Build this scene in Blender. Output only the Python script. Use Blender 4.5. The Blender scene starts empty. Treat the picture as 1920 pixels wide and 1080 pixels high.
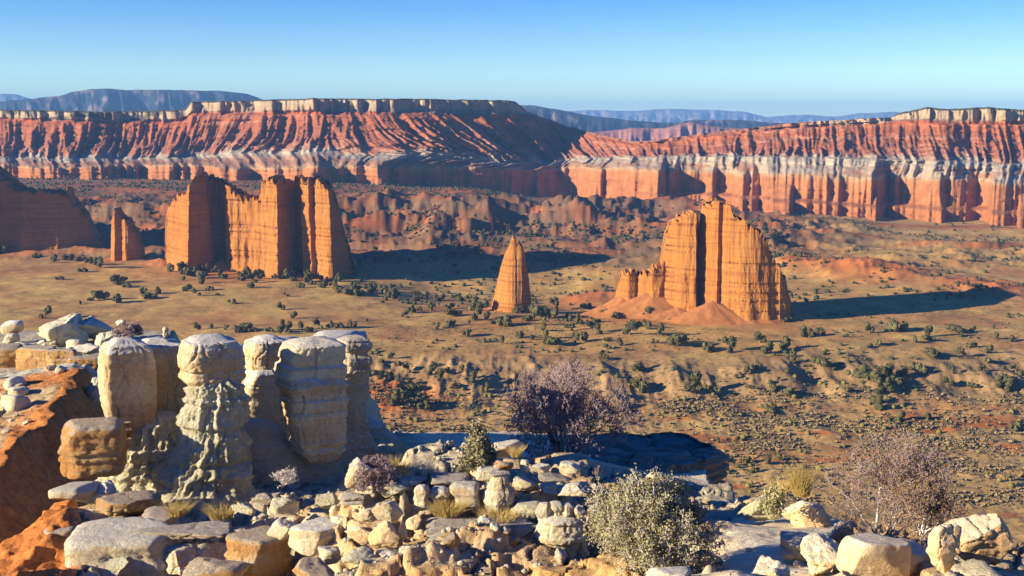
import bpy, bmesh, math, random
import numpy as np
from mathutils import Vector
R = math.radians
rng = np.random.default_rng(7)
random.seed(7)

# ------------------------------------------------------------------ camera, sky, sun, exposure
sc = bpy.context.scene
col = sc.collection
CAMZ = 100.0
F = 2200.0                                  # focal length in pixels of the 1920 wide photograph
PITCH = math.atan(315 / F)
cd = bpy.data.cameras.new('camera'); cam = bpy.data.objects.new('camera', cd); col.objects.link(cam)
cam.location = (0, 0, CAMZ); cam.rotation_euler = (math.pi / 2 - PITCH, 0, 0)
cd.sensor_width = 36; cd.lens = 36 * F / 1920; cd.clip_start = 0.5; cd.clip_end = 80000
sc.camera = cam
SUN_EL, SUN_AZ = R(16.5), R(20)             # azimuth: how far the light travels away from the camera
ldir = Vector((math.cos(SUN_AZ) * math.cos(SUN_EL), math.sin(SUN_AZ) * math.cos(SUN_EL), -math.sin(SUN_EL)))
sd = bpy.data.lights.new('sun', 'SUN'); sun = bpy.data.objects.new('sun', sd); col.objects.link(sun)
sd.energy = 5.0; sd.angle = R(0.5); sd.color = (1.0, 0.87, 0.62)
sun.rotation_euler = ldir.to_track_quat('-Z', 'Y').to_euler(); sun.location = (-300, -80, 400)
w = bpy.data.worlds.new('World'); sc.world = w; w.use_nodes = True
nt = w.node_tree; bg = nt.nodes['Background']
sky = nt.nodes.new('ShaderNodeTexSky'); sky.sky_type = 'NISHITA'; sky.sun_disc = False
sky.sun_elevation = SUN_EL
tosun = -ldir
sky.sun_rotation = math.atan2(tosun.x, tosun.y)
sky.altitude = 1900; sky.air_density = 1.0; sky.dust_density = 0.0; sky.ozone_density = 2.5
hsv = nt.nodes.new('ShaderNodeHueSaturation'); hsv.inputs['Saturation'].default_value = 1.6; hsv.inputs['Hue'].default_value = 0.527
nt.links.new(sky.outputs[0], hsv.inputs['Color']); nt.links.new(hsv.outputs[0], bg.inputs[0]); bg.inputs[1].default_value = 0.078
sc.view_settings.view_transform = 'Standard'; sc.view_settings.look = 'None'
sc.view_settings.exposure = 1.25; sc.view_settings.gamma = 1.0; sc.view_settings.use_curve_mapping = False
sc.render.engine = 'CYCLES'
sc.cycles.max_bounces = 5; sc.cycles.volume_bounces = 0; sc.cycles.diffuse_bounces = 2

# ------------------------------------------------------------------ helpers
cp, sp = math.cos(PITCH), math.sin(PITCH)
def ray(px, py):
    px = np.asarray(px, float); py = np.asarray(py, float)
    yu = (540 - py) / F
    return (px - 960) / F, cp + sp * yu, -sp + cp * yu
def P(px, py, D):                           # world point seen at pixel (px, py), D metres ahead
    x, y, z = ray(px, py); D = np.asarray(D, float)
    return x * D / y, D + 0 * x, CAMZ + z * D / y
def G(px, py, h):                           # world point of the pixel on height h
    x, y, z = ray(px, py); k = (h - CAMZ) / z
    return x * k, y * k
def pxof(X, Y, Z=0.0):
    dz = Z - CAMZ; fw = Y * cp - dz * sp
    return 960 + F * X / fw
def pyof(X, Y, Z):
    dz = Z - CAMZ; fw = Y * cp - dz * sp; up = Y * sp + dz * cp
    return 540 - F * up / fw

def h3(ix, iy, iz, seed):
    v = (ix.astype(np.int64) * 374761393 + iy.astype(np.int64) * 668265263 + iz.astype(np.int64) * 2147483647 + seed * 1274126177) & 0xffffffff
    v = ((v ^ (v >> 13)) * 1274126177) & 0xffffffff
    v = ((v ^ (v >> 16)) * 2246822519) & 0xffffffff
    return ((v ^ (v >> 15)) & 0xffffff) / float(0xffffff)
def vn(x, y, z=0.0, seed=0):
    x, y, z = np.broadcast_arrays(np.asarray(x, float), np.asarray(y, float), np.asarray(z, float))
    ix, iy, iz = np.floor(x), np.floor(y), np.floor(z)
    fx, fy, fz = x - ix, y - iy, z - iz
    fx, fy, fz = [t * t * t * (t * (t * 6 - 15) + 10) for t in (fx, fy, fz)]
    def c(a, b, d): return h3(ix + a, iy + b, iz + d, seed)
    def l(a, b, t): return a + (b - a) * t
    return l(l(l(c(0,0,0), c(1,0,0), fx), l(c(0,1,0), c(1,1,0), fx), fy),
             l(l(c(0,0,1), c(1,0,1), fx), l(c(0,1,1), c(1,1,1), fx), fy), fz) * 2 - 1
def fbm(x, y, z=0.0, o=4, seed=0, g=0.5):
    s = 0; a = 1; t = 0
    for i in range(o):
        s = s + a * vn(x * 2**i + 13.7 * i, y * 2**i + 5.1 * i, np.asarray(z) * 2**i, seed + i); t += a; a *= g
    return s / t
def ridge(x, y, z=0.0, o=4, seed=0, g=0.5):
    s = 0; a = 1; t = 0
    for i in range(o):
        s = s + a * (1 - 2 * np.abs(vn(x * 2**i + 3.7 * i, y * 2**i + 9.1 * i, np.asarray(z) * 2**i, seed + i))); t += a; a *= g
    return s / t
def worley(x, y, z, seed=0):                # F1, F2 distances
    x, y, z = np.broadcast_arrays(np.asarray(x, float), np.asarray(y, float), np.asarray(z, float))
    ix, iy, iz = np.floor(x), np.floor(y), np.floor(z)
    f1 = np.full(x.shape, 9.0); f2 = np.full(x.shape, 9.0); idd = np.zeros(x.shape)
    for a in (-1, 0, 1):
        for b in (-1, 0, 1):
            for c in (-1, 0, 1):
                cx, cy, cz = ix + a, iy + b, iz + c
                hx, hy, hz = h3(cx, cy, cz, seed), h3(cx, cy, cz, seed + 1), h3(cx, cy, cz, seed + 2)
                d = np.sqrt((cx + hx - x)**2 + (cy + hy - y)**2 + (cz + hz - z)**2)
                nf = d < f1
                f2 = np.where(nf, f1, np.minimum(f2, d)); idd = np.where(nf, hx, idd); f1 = np.where(nf, d, f1)
    return f1, f2, idd
def sm(a, b, x): t = np.clip((x - a) / (b - a), 0, 1); return t * t * (3 - 2 * t)

def mesh(name, V, Fc, mat, smooth=True, colr=None):
    V = np.ascontiguousarray(V, dtype=np.float32); Fc = np.ascontiguousarray(Fc, dtype=np.int32)
    me = bpy.data.meshes.new(name); n = Fc.shape[1]
    me.vertices.add(len(V)); me.vertices.foreach_set('co', V.ravel())
    me.loops.add(Fc.size); me.loops.foreach_set('vertex_index', Fc.ravel())
    me.polygons.add(len(Fc)); me.polygons.foreach_set('loop_start', np.arange(0, Fc.size, n, dtype=np.int32))
    me.polygons.foreach_set('loop_total', np.full(len(Fc), n, dtype=np.int32))
    me.update(calc_edges=True)
    if smooth: me.polygons.foreach_set('use_smooth', np.ones(len(Fc), dtype=bool))
    if colr is not None:
        a = me.color_attributes.new('soil', 'FLOAT_COLOR', 'POINT')
        c = np.ones((len(V), 4), dtype=np.float32); c[:, :3] = colr; a.data.foreach_set('color', c.ravel())
    me.materials.append(mat)
    return me
def link(name, me, parent=None, loc=None):
    o = bpy.data.objects.new(name, me); col.objects.link(o)
    if parent: o.parent = parent
    if loc is not None: o.location = loc
    return o
def tag(o, label=None, cat=None, group=None, kind=None):
    if label: o['label'] = label
    if cat: o['category'] = cat
    if group: o['group'] = group
    if kind: o['kind'] = kind
    return o
def empty(name, loc, label, cat, group=None):
    o = bpy.data.objects.new(name, None); col.objects.link(o); o.location = loc; o.empty_display_size = 0.2
    return tag(o, label, cat, group)
def gridf(n, m, closed=False):              # quad faces of an n x m vertex grid
    i = np.arange(n - 1)[:, None]; j = np.arange(m if closed else m - 1)[None, :]; j2 = (j + 1) % m
    return np.stack([i * m + j, i * m + j2, (i + 1) * m + j2, (i + 1) * m + j], -1).reshape(-1, 4)
def smoothsteps(u, xs, ys):                 # pchip-like: linear with eased joints
    return np.interp(u, xs, ys)

# ------------------------------------------------------------------ materials
def newmat(name, rough=0.9):
    m = bpy.data.materials.new(name); m.use_nodes = True
    N = m.node_tree.nodes; L = m.node_tree.links
    b = N['Principled BSDF']; b.inputs['Roughness'].default_value = rough
    b.inputs['Specular IOR Level'].default_value = 0.15
    return m, N, L, b
def noise(N, L, vec, scale, detail=5, rough=0.6, sc3=None, dist=0.0):
    if sc3 is not None:
        mp = N.new('ShaderNodeMapping'); mp.inputs['Scale'].default_value = sc3; L.new(vec, mp.inputs[0]); vec = mp.outputs[0]
    n = N.new('ShaderNodeTexNoise'); n.inputs['Scale'].default_value = scale; n.inputs['Detail'].default_value = detail
    n.inputs['Roughness'].default_value = rough; n.inputs['Distortion'].default_value = dist
    L.new(vec, n.inputs['Vector']); return n.outputs['Fac']
def ramp(N, L, fac, stops):
    r = N.new('ShaderNodeValToRGB'); L.new(fac, r.inputs[0]); e = r.color_ramp.elements
    while len(e) < len(stops): e.new(0.5)
    for i, (p, c) in enumerate(stops):
        e[i].position = p; e[i].color = (c, c, c, 1) if not hasattr(c, '__len__') else (*c, 1)
    return r.outputs[0]
def mix(N, L, fac, a, b, mode='MIX'):
    m = N.new('ShaderNodeMix'); m.data_type = 'RGBA'; m.blend_type = mode
    for s, v in ((m.inputs[0], fac), (m.inputs[6], a), (m.inputs[7], b)):
        if hasattr(v, 'is_linked'): L.new(v, s)
        elif hasattr(v, '__len__'): s.default_value = (*v, 1)
        else: s.default_value = v
    return m.outputs[2]
def bump(N, L, b, h, strength, dist, prev=None):
    n = N.new('ShaderNodeBump'); n.inputs['Strength'].default_value = strength; n.inputs['Distance'].default_value = dist
    L.new(h, n.inputs['Height'])
    if prev: L.new(prev, n.inputs['Normal'])
    L.new(n.outputs[0], b.inputs['Normal']); return n.outputs[0]
def rockmat(name, c1, c2, band, top, scale=1.0, bands=0.5, bstr=0.7, bandz=6.0, topamt=0.8, rust=(0.5, 0.22, 0.06), rustamt=0.35):
    m, N, L, b = newmat(name)
    g = N.new('ShaderNodeNewGeometry'); pos = g.outputs['Position']
    oi = N.new('ShaderNodeObjectInfo')
    n1 = noise(N, L, pos, 1.6 * scale, 7, 0.62)
    c = mix(N, L, ramp(N, L, n1, [(0.38, 0), (0.6, 1)]), c1, c2)
    nb = noise(N, L, pos, scale, 5, 0.6, (0.5, 0.5, bandz), 0.6)
    mb = N.new('ShaderNodeMath'); mb.operation = 'MULTIPLY'; mb.inputs[1].default_value = bands
    L.new(ramp(N, L, nb, [(0.42, 0), (0.56, 1)]), mb.inputs[0])
    c = mix(N, L, mb.outputs[0], c, band)
    nr = noise(N, L, pos, 0.55 * scale, 6, 0.7)
    mr = N.new('ShaderNodeMath'); mr.operation = 'MULTIPLY'; mr.inputs[1].default_value = rustamt
    L.new(ramp(N, L, nr, [(0.5, 0), (0.62, 1)]), mr.inputs[0])
    c = mix(N, L, mr.outputs[0], c, rust)
    sx = N.new('ShaderNodeSeparateXYZ'); L.new(g.outputs['Normal'], sx.inputs[0])
    nt_ = noise(N, L, pos, 5 * scale, 6, 0.7)
    ad = N.new('ShaderNodeMath'); ad.operation = 'MULTIPLY_ADD'; ad.inputs[1].default_value = 0.6; L.new(nt_, ad.inputs[0]); L.new(sx.outputs[2], ad.inputs[2])
    mt = N.new('ShaderNodeMath'); mt.operation = 'MULTIPLY'; mt.inputs[1].default_value = topamt
    L.new(ramp(N, L, ad.outputs[0], [(0.85, 0), (1.0, 0), (1.0, 1)]) if False else ramp(N, L, ad.outputs[0], [(0.78, 0), (0.98, 1)]), mt.inputs[0])
    c = mix(N, L, mt.outputs[0], c, top)
    fine = noise(N, L, pos, 22 * scale, 5, 0.7)
    c = mix(N, L, 0.55, c, ramp(N, L, fine, [(0.3, 0.35), (0.55, 0.62), (0.75, 0.8)]), 'OVERLAY')
    hs = N.new('ShaderNodeHueSaturation'); L.new(c, hs.inputs['Color'])
    mv = N.new('ShaderNodeMath'); mv.operation = 'MULTIPLY_ADD'; mv.inputs[1].default_value = 0.22; mv.inputs[2].default_value = 0.9
    L.new(oi.outputs['Random'], mv.inputs[0]); L.new(mv.outputs[0], hs.inputs['Value'])
    L.new(hs.outputs[0], b.inputs['Base Color'])
    bn = noise(N, L, pos, 9 * scale, 8, 0.72)
    p = bump(N, L, b, bn, min(1.0, bstr * 1.25), 0.13 / scale)
    p = bump(N, L, b, noise(N, L, pos, 45 * scale, 4, 0.7), 0.6, 0.02, p)
    bump(N, L, b, nb, 0.35, 0.12 / scale, p)
    return m
def soilmat(name, scale, amt=0.5, bdist=0.3, bstr=0.6, speck=None):
    m, N, L, b = newmat(name, 0.95)
    at = N.new('ShaderNodeAttribute'); at.attribute_name = 'soil'
    g = N.new('ShaderNodeNewGeometry'); pos = g.outputs['Position']
    n1 = noise(N, L, pos, scale, 8, 0.7)
    c = mix(N, L, amt, at.outputs['Color'], ramp(N, L, n1, [(0.3, 0.25), (0.5, 0.5), (0.7, 0.78)]), 'OVERLAY')
    if speck:                                # low scrub too far away to build
        v = N.new('ShaderNodeTexVoronoi'); v.inputs['Scale'].default_value = speck[0]; L.new(pos, v.inputs['Vector'])
        dens = noise(N, L, pos, speck[1], 4, 0.6)
        th = N.new('ShaderNodeMath'); th.operation = 'MULTIPLY_ADD'; th.inputs[1].default_value = 0.9; th.inputs[2].default_value = speck[2]
        L.new(dens, th.inputs[0])
        lt = N.new('ShaderNodeMath'); lt.operation = 'LESS_THAN'; L.new(v.outputs['Distance'], lt.inputs[0]); L.new(th.outputs[0], lt.inputs[1])
        am = N.new('ShaderNodeMath'); am.operation = 'MULTIPLY'; am.inputs[1].default_value = speck[3]; L.new(lt.outputs[0], am.inputs[0])
        c = mix(N, L, am.outputs[0], c, (0.10, 0.085, 0.045))
    L.new(c, b.inputs['Base Color'])
    bump(N, L, b, noise(N, L, pos, scale * 2.2, 6, 0.7), bstr, bdist)
    return m
def plainmat(name, c1, c2, scale=3.0, rough=0.9, transl=0.0):
    m, N, L, b = newmat(name, rough)
    g = N.new('ShaderNodeNewGeometry'); oi = N.new('ShaderNodeObjectInfo')
    n1 = noise(N, L, g.outputs['Position'], scale, 4, 0.6)
    c = mix(N, L, ramp(N, L, n1, [(0.35, 0), (0.62, 1)]), c1, c2)
    hs = N.new('ShaderNodeHueSaturation'); L.new(c, hs.inputs['Color'])
    mv = N.new('ShaderNodeMath'); mv.operation = 'MULTIPLY_ADD'; mv.inputs[1].default_value = 0.5; mv.inputs[2].default_value = 0.75
    L.new(oi.outputs['Random'], mv.inputs[0]); L.new(mv.outputs[0], hs.inputs['Value'])
    L.new(hs.outputs[0], b.inputs['Base Color'])
    return m
M = {}
M['valley'] = soilmat('valley_soil', 0.05, 0.75, 0.5, 0.6, (0.42, 0.012, -0.22, 0.65))
M['mesa'] = soilmat('mesa_rock', 0.07, 0.6, 1.6, 0.8)
M['peak'] = soilmat('far_mountain', 0.004, 0.6, 20, 0.6)
M['slope'] = soilmat('orange_dirt', 3.5, 0.9, 0.12, 1.0)
M['ledge'] = soilmat('ledge_ground', 3.0, 0.6, 0.06, 0.9)
M['cream'] = rockmat('cream_sandstone', (0.67, 0.57, 0.39), (0.57, 0.44, 0.26), (0.70, 0.61, 0.43), (0.62, 0.56, 0.47), 1.2, 0.6)
M['pale'] = rockmat('pale_siltstone', (0.70, 0.64, 0.46), (0.56, 0.50, 0.34), (0.62, 0.50, 0.28), (0.62, 0.57, 0.47), 1.5, 0.4, 1.0, 3.0, 0.4, (0.45, 0.33, 0.12), 0.3)
M['yellow'] = rockmat('yellow_sandstone', (0.55, 0.32, 0.12), (0.56, 0.41, 0.22), (0.48, 0.22, 0.07), (0.46, 0.40, 0.32), 1.0, 0.6, 0.8, 7.0, 0.75)
M['hoodoo'] = rockmat('hoodoo_sandstone', (0.60, 0.49, 0.32), (0.51, 0.37, 0.21), (0.64, 0.52, 0.34), (0.62, 0.58, 0.51), 0.9, 0.6, 0.5, 5.0, 0.9, (0.42, 0.20, 0.06), 0.5)
M['slab'] = rockmat('grey_slab', (0.56, 0.47, 0.35), (0.42, 0.34, 0.25), (0.58, 0.48, 0.32), (0.40, 0.35, 0.31), 1.3, 0.5, 1.0, 12.0, 0.7)
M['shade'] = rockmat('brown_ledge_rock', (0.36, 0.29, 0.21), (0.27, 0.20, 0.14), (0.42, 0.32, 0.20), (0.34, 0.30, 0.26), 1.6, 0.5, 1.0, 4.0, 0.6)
M['smooth'] = rockmat('smooth_boulder', (0.64, 0.48, 0.29), (0.58, 0.37, 0.18), (0.60, 0.47, 0.30), (0.60, 0.54, 0.44), 0.5, 0.4, 0.3, 3.0, 0.5, (0.55, 0.29, 0.10), 0.6)

def towermat():
    m, N, L, b = newmat('entrada_sandstone')
    g = N.new('ShaderNodeNewGeometry'); pos = g.outputs['Position']
    c = mix(N, L, ramp(N, L, noise(N, L, pos, 0.05, 5, 0.6), [(0.35, 0), (0.65, 1)]), (0.34, 0.130, 0.026), (0.37, 0.160, 0.038))
    st = noise(N, L, pos, 0.35, 6, 0.6, (1, 1, 0.06))
    c = mix(N, L, ramp(N, L, st, [(0.54, 0), (0.72, 0.6)]), c, (0.24, 0.075, 0.02))
    bd = noise(N, L, pos, 0.5, 4, 0.6, (0.06, 0.06, 1.6))
    c = mix(N, L, ramp(N, L, bd, [(0.50, 0), (0.60, 0.65)]), c, (0.26, 0.085, 0.024))
    L.new(c, b.inputs['Base Color'])
    p = bump(N, L, b, st, 0.8, 1.6)
    p = bump(N, L, b, bd, 0.35, 0.7, p)
    return m
M['tower'] = towermat()
M['talus'] = soilmat('talus_soil', 0.25, 0.4, 0.5, 0.6)
M['juniper'] = plainmat('juniper_foliage', (0.062, 0.060, 0.022), (0.125, 0.108, 0.042), 0.25)
M['fartree'] = plainmat('far_foliage', (0.040, 0.052, 0.020), (0.075, 0.080, 0.032), 0.1)
M['scrub'] = plainmat('scrub_foliage', (0.14, 0.11, 0.058), (0.28, 0.20, 0.105), 0.35)
M['bark'] = plainmat('bark', (0.16, 0.11, 0.07), (0.24, 0.18, 0.12), 5)
M['twig'] = plainmat('purple_twig', (0.24, 0.16, 0.155), (0.38, 0.28, 0.27), 6)
M['palewood'] = plainmat('pale_branch', (0.50, 0.42, 0.38), (0.62, 0.55, 0.50), 6)
M['sage'] = plainmat('sage_leaf', (0.25, 0.225, 0.115), (0.38, 0.335, 0.18), 8)
M['rust'] = plainmat('rusty_leaf', (0.20, 0.12, 0.055), (0.30, 0.20, 0.09), 6)
M['straw'] = plainmat('straw_grass', (0.60, 0.42, 0.13), (0.68, 0.50, 0.20), 6)
M['olive'] = plainmat('olive_brush', (0.14, 0.13, 0.035), (0.22, 0.19, 0.06), 0.5)

# ------------------------------------------------------------------ valley floor
DT = np.array([40, 120, 300, 400, 440, 480, 520, 600, 640, 690, 740, 800, 860, 930, 1000, 1080, 1160, 1230, 1320, 1450, 1900], float)
VT = {
 -600: [-5,-9,-10,-9,-6,-2, 0, 0, 0, 1, 1, 2, 4, 9, 15, 21, 27, 29, 30, 30, 30],
  300: [-5,-9,-10,-9,-7,-3, 0, 0, 0, 1, 1, 2, 4, 9, 15, 21, 27, 29, 30, 30, 30],
  650: [-5,-9,-10,-9,-7,-3, 0, 0, 0, 0, 0, 1, 3, 8, 15, 24, 29, 30, 30, 30, 28],
  850: [-5,-9,-11,-10,-7,-2, 0, 0,-3,-7,-7, 0, 3, 7, 14, 21, 27, 28, 24, 18, 12],
 1050: [-5,-9,-11,-10,-7,-2, 0, 0,-6,-10,-9, 0, 2, 6, 10, 13, 13, 11, 9, 5, 2],
 1250: [-5,-9,-12,-10,-7,-1, 1, 0,-4,-7,-5, 0, 2, 7, 12, 14, 13, 13, 13, 13, 12],
 1450: [-5,-9,-12,-10,-7,-1, 2, 1, 0, 0, 0, 1, 3, 6, 9, 9, 9, 10, 10, 10, 10],
 1700: [-5,-9,-12,-10,-7,-1, 2, 1, 1, 1, 2, 3, 3, 3, 4, 5, 6, 6, 6, 6, 6],
 2500: [-5,-9,-12,-10,-7,-1, 1, 1, 1, 2, 3, 3, 2, 1, 2, 3, 3, 3, 3, 3, 3]}
AT = {                                       # badland relief
 -600: [0]*11 + [1,4,7,9,6,3,1,1,1,1],
  300: [0]*11 + [1,4,8,10,7,3,1,1,1,1],
  650: [0]*11 + [2,5,10,13,12,4,1,1,1,1],
  850: [0]*11 + [2,5,10,14,13,6,2,1,1,1],
 1050: [0]*11 + [2,5,10,14,14,10,5,3,2,2],
 1250: [0]*11 + [2,6,10,13,12,9,4,2,2,2],
 1450: [0]*11 + [3,6,8,9,6,3,1,1,1,1],
 1700: [0]*11 + [4,5,2,2,1,1,0,0,0,0],
 2500: [0]*11 + [1,1,1,1,1,1,0,0,0,0]}
def table(T, U, D):
    ks = sorted(T); A = np.stack([np.interp(D, DT, T[k]) for k in ks])
    ks = np.array(ks, float); i = np.clip(np.searchsorted(ks, U) - 1, 0, len(ks) - 2)
    t = np.clip((U - ks[i]) / (ks[i + 1] - ks[i]), 0, 1); t = t * t * (3 - 2 * t)
    j = np.arange(U.size)
    Af = A.reshape(len(ks), -1)
    i = i.ravel(); t = t.ravel()
    return (Af[i, j] * (1 - t) + Af[i + 1, j] * t).reshape(U.shape)
def hv(X, Y):
    shp = np.shape(X); X = np.atleast_1d(np.asarray(X, float)); Y = np.atleast_1d(np.asarray(Y, float))
    U = 960 + F * X / Y
    wob = 22 * fbm(X / 55, Y / 55, 0.3, 3, 11) + 9 * fbm(X / 18, Y / 18, 0.3, 2, 15)
    near = np.clip((560 - Y) / 100, 0, 1)
    Dw = Y + wob * near * 1.4 + wob * 0.6 * (Y > 0) * sm(560, 700, Y)
    z = table(VT, U, Dw)
    A = table(AT, U, Dw)
    wx = X + 18 * fbm(X / 70, Y / 70, 1.0, 2, 21); wy = Y + 18 * fbm(X / 70, Y / 70, 2.0, 2, 22)
    rd = ridge(wx / 130, wy / 55, 0.0, 6, 31, 0.58)
    rd2 = ridge(wx / 34 + 3, wy / 30, 0.0, 3, 35, 0.5)
    z = z + A * (rd * 1.9 + rd2 * 0.45 - 0.2)
    z = z + 0.9 * fbm(X / 60, Y / 60, 0, 3, 41) * sm(380, 520, Y)
    # gullied bluff between the grassy terrace and the lower wash
    bl = np.exp(-((Dw - 462) / 30)**2)
    z = z + bl * 3.6 * ridge(X / 26, Y / 60, 0, 5, 51, 0.6)
    z = z + 0.8 * ridge(X / 15, Y / 12, 0, 4, 53, 0.6) * np.clip((560 - Y) / 120, 0, 1)
    z = z + 0.35 * fbm(X / 9, Y / 9, 0, 3, 61) * (Y < 900)
    # small red mounds on the right-hand flats
    for (px, py, hh, rr) in ((1570, 512, 5, 26), (1660, 520, 6, 34), (1500, 500, 3, 24), (1720, 500, 3, 40), (1850, 545, 4, 40), (1140, 530, 3, 22), (1085, 535, 2, 18)):
        gx, gy = G(px, py, 1.0); r2 = ((X - gx) / rr)**2 + ((Y - gy) / (rr * 1.3))**2
        z = z + hh * np.exp(-r2 * 1.6) * (1 + 0.5 * ridge(X / 16, Y / 16, 0, 3, 71))
    return z.reshape(shp) if shp else float(z[0])

dep = np.arange(735, 128, -1.55)
Dr = np.concatenate([[45, 90, 150, 200, 250, 285], CAMZ * F / dep])
Uc = np.arange(-420, 2340, 2.7)
UU, DD = np.meshgrid(Uc, Dr)
X = (UU - 960) / F * DD; Y = DD
Z = hv(X, Y)
gy_, gx_ = np.gradient(Z); 
dY = np.gradient(Y, axis=0); dX = np.gradient(X, axis=1)
slope = np.sqrt((gy_ / dY)**2 + (gx_ / dX)**2)
def lerp(a, b, t): return a + (np.array(b) - a) * t[..., None]
n_a = fbm(X / 45, Y / 45, 0, 5, 81); n_b = fbm(X / 14, Y / 22, 0, 4, 91); n_c = fbm(X / 160, Y / 90, 0, 4, 101)
C = np.zeros(X.shape + (3,)) + np.array((0.50, 0.335, 0.165))
C = lerp(C, (0.56, 0.42, 0.20), sm(-0.1, 0.4, n_b))
C = lerp(C, (0.42, 0.23, 0.12), sm(0.0, 0.45, n_a) * 0.8)
# grey-mauve bluff slopes
C = lerp(C, (0.36, 0.275, 0.21), sm(0.08, 0.22, slope) * (Y < 700) * 0.85)
C = lerp(C, (0.29, 0.21, 0.15), np.exp(-((Y - 470) / 38)**2) * sm(-0.3, 0.3, n_c) * 0.6)
# lower wash: scrubby, duller, with red banks
low = sm(455, 415, Y + 20 * n_a)
C = lerp(C, (0.47, 0.35, 0.21), low * 0.85)
red = sm(0.15, 0.45, fbm(X / 55, Y / 12, 0, 4, 111)) * np.exp(-((Y - 405) / 26)**2) + 0.9 * sm(0.2, 0.5, fbm(X / 30, Y / 12, 0, 4, 115)) * low * (X > 60)
C = lerp(C, (0.46, 0.17, 0.07), np.clip(red, 0, 0.9))
rb = np.exp(-(((X + 48) / 22)**2 + ((Y - 440) / 22)**2) * 1.5); C = lerp(C, (0.48, 0.17, 0.07), np.clip(rb * 1.6, 0, 1))
# badlands: grey brown crests, red gullies
bad = sm(770, 880, Y + 50 * n_c)
hard = fbm(X / 30, Y / 30, Z / 6, 4, 121)
badc = lerp(np.zeros(X.shape + (3,)) + np.array((0.215, 0.145, 0.125)), (0.36, 0.135, 0.075), sm(-0.15, 0.25, hard) * sm(-0.4, 0.2, n_c + 0.2))
badc = lerp(badc, (0.36, 0.23, 0.15), sm(0.3, 0.55, n_a) * 0.3)
badc = lerp(badc, (0.27, 0.12, 0.085), sm(0.1, 0.4, fbm(X / 60, Z / 2.6, 0, 3, 127)) * 0.6)
flat = sm(1420, 1620, UU)
badc2 = lerp(np.zeros(X.shape + (3,)) + np.array((0.48, 0.34, 0.18)), (0.44, 0.19, 0.09), sm(-0.1, 0.3, fbm(X / 120, Y / 35, 0, 4, 131)))
badc = badc * (1 - flat[..., None]) + badc2 * flat[..., None]
C = C * (1 - bad[..., None]) + badc * bad[..., None]
for (px, py, rr) in ((1580, 512, 26), (1660, 520, 34), (1500, 500, 22), (1850, 545, 34), (1140, 530, 24), (1085, 535, 18)):
    gx, gy = G(px, py, 1.0); r2 = ((X - gx) / rr)**2 + ((Y - gy) / (rr * 1.3))**2
    C = lerp(C, (0.47, 0.185, 0.08), np.clip(np.exp(-r2 * 1.6) * 1.3, 0, 1))
# reddish skirts around the towers
for (px, py, rx, ry) in ((1320, 598, 75, 16), (960, 562, 30, 12), (490, 512, 75, 22), (235, 494, 20, 10)):
    gx, gy = G(px, py, 0.0); r2 = ((X - gx) / rx)**2 + ((Y - gy) / (ry * 1.6))**2
    C = lerp(C, (0.50, 0.23, 0.08), np.clip(np.exp(-r2) * 0.9, 0, 1))
C *= (1 + 0.10 * fbm(X / 5, Y / 5, 0, 3, 141))[..., None] * np.array((0.88, 0.73, 0.45))
vf = link('valley_floor', mesh('valley_floor', np.stack([X, Y, Z], -1).reshape(-1, 3), gridf(*X.shape), M['valley'], True, C.reshape(-1, 3)))
tag(vf, 'tan grassy valley floor rising to eroded grey and red badlands', kind='structure')
# wide desert plain to the horizon
pv = np.array([(-16000, -2700, -24), (16000, -2700, -24), (16000, 16500, -24), (-16000, 16500, -24)], float)
tag(link('desert_plain', mesh('desert_plain', pv, np.array([[0, 1, 2, 3]]), M['peak'], False, np.tile((0.35, 0.22, 0.14), (4, 1)))), 'dry plain reaching to the horizon', kind='structure')

# ------------------------------------------------------------------ mesa
KU = [-600, 0, 200, 340, 356, 366, 450, 600, 800, 950, 966, 985, 1060, 1120, 1180, 1230, 1350, 1500, 1660, 1690, 1730, 1770, 1840, 1920, 2500]
KY = [ # foot, cliff top, white top, red top, cap top
 (335,310,292,215,206),(335,311,296,222,208),(337,312,297,228,212),(340,312,294,226,209),(341,312,293,220,207),(342,312,292,212,193),(345,315,286,212,191),
 (346,312,285,210,187),(350,315,286,212,188),(355,318,300,214,191),(356,318,301,215,193),(357,318,302,214,208),(360,318,300,240,236),(368,314,296,256,252),
 (376,318,292,268,265),(380,319,292,266,262),(387,326,294,250,246),(396,331,298,236,229),(410,336,301,228,220),(411,337,302,226,212),(413,338,304,226,204),(414,339,305,228,208),
 (415,340,306,228,204),(418,343,309,230,210),(420,346,312,232,212)]
KD0 = [1420,1420,1410,1400,1400,1395,1370,1312,1350,1405,1410,1416,1440,1375,1300,1262,1200,1145,1118,1113,1108,1103,1096,1085,1040]
RUN = [100,100,100,100,100,100,100,100,105,140,145,150,170,150,110,105,110,120,130,130,130,130,130,130,130]
SL  = [(-600,0),(0,-10),(300,-30),(450,-50),(600,-15),(660,20),(760,85),(900,140),(1000,120),(1120,50),(1250,5),(1500,0),(1700,20),(2500,20)]
Um = np.concatenate([np.arange(-560, 2420, 1.9)])
D0 = np.interp(Um, KU, KD0); run = np.interp(Um, KU, RUN)
ys = [np.interp(Um, KU, [k[i] for k in KY]) for i in range(5)]
ys[4] = ys[4] + 1.2 * fbm(Um / 14, 0 * Um, 0, 3, 201)
rb_ = 30 * sm(1130, 1300, Um)
ys[1] = ys[1] + 3.5 * np.tanh(2 * fbm(Um / 45, 0 * Um, 2.0, 3, 203)); ys[2] = ys[2] + 5 * fbm(Um / 60, 0 * Um, 0, 3, 204)
Ds = [D0, D0 + 6 + rb_, D0 + 72, D0 + 66 + run, D0 + 72 + run]
zs = [P(Um, y, d)[2] for y, d in zip(ys, Ds)]
ROWS = [(0, 1, 26), (1, 2, 18), (2, 3, 70), (3, 4, 16)]
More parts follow.
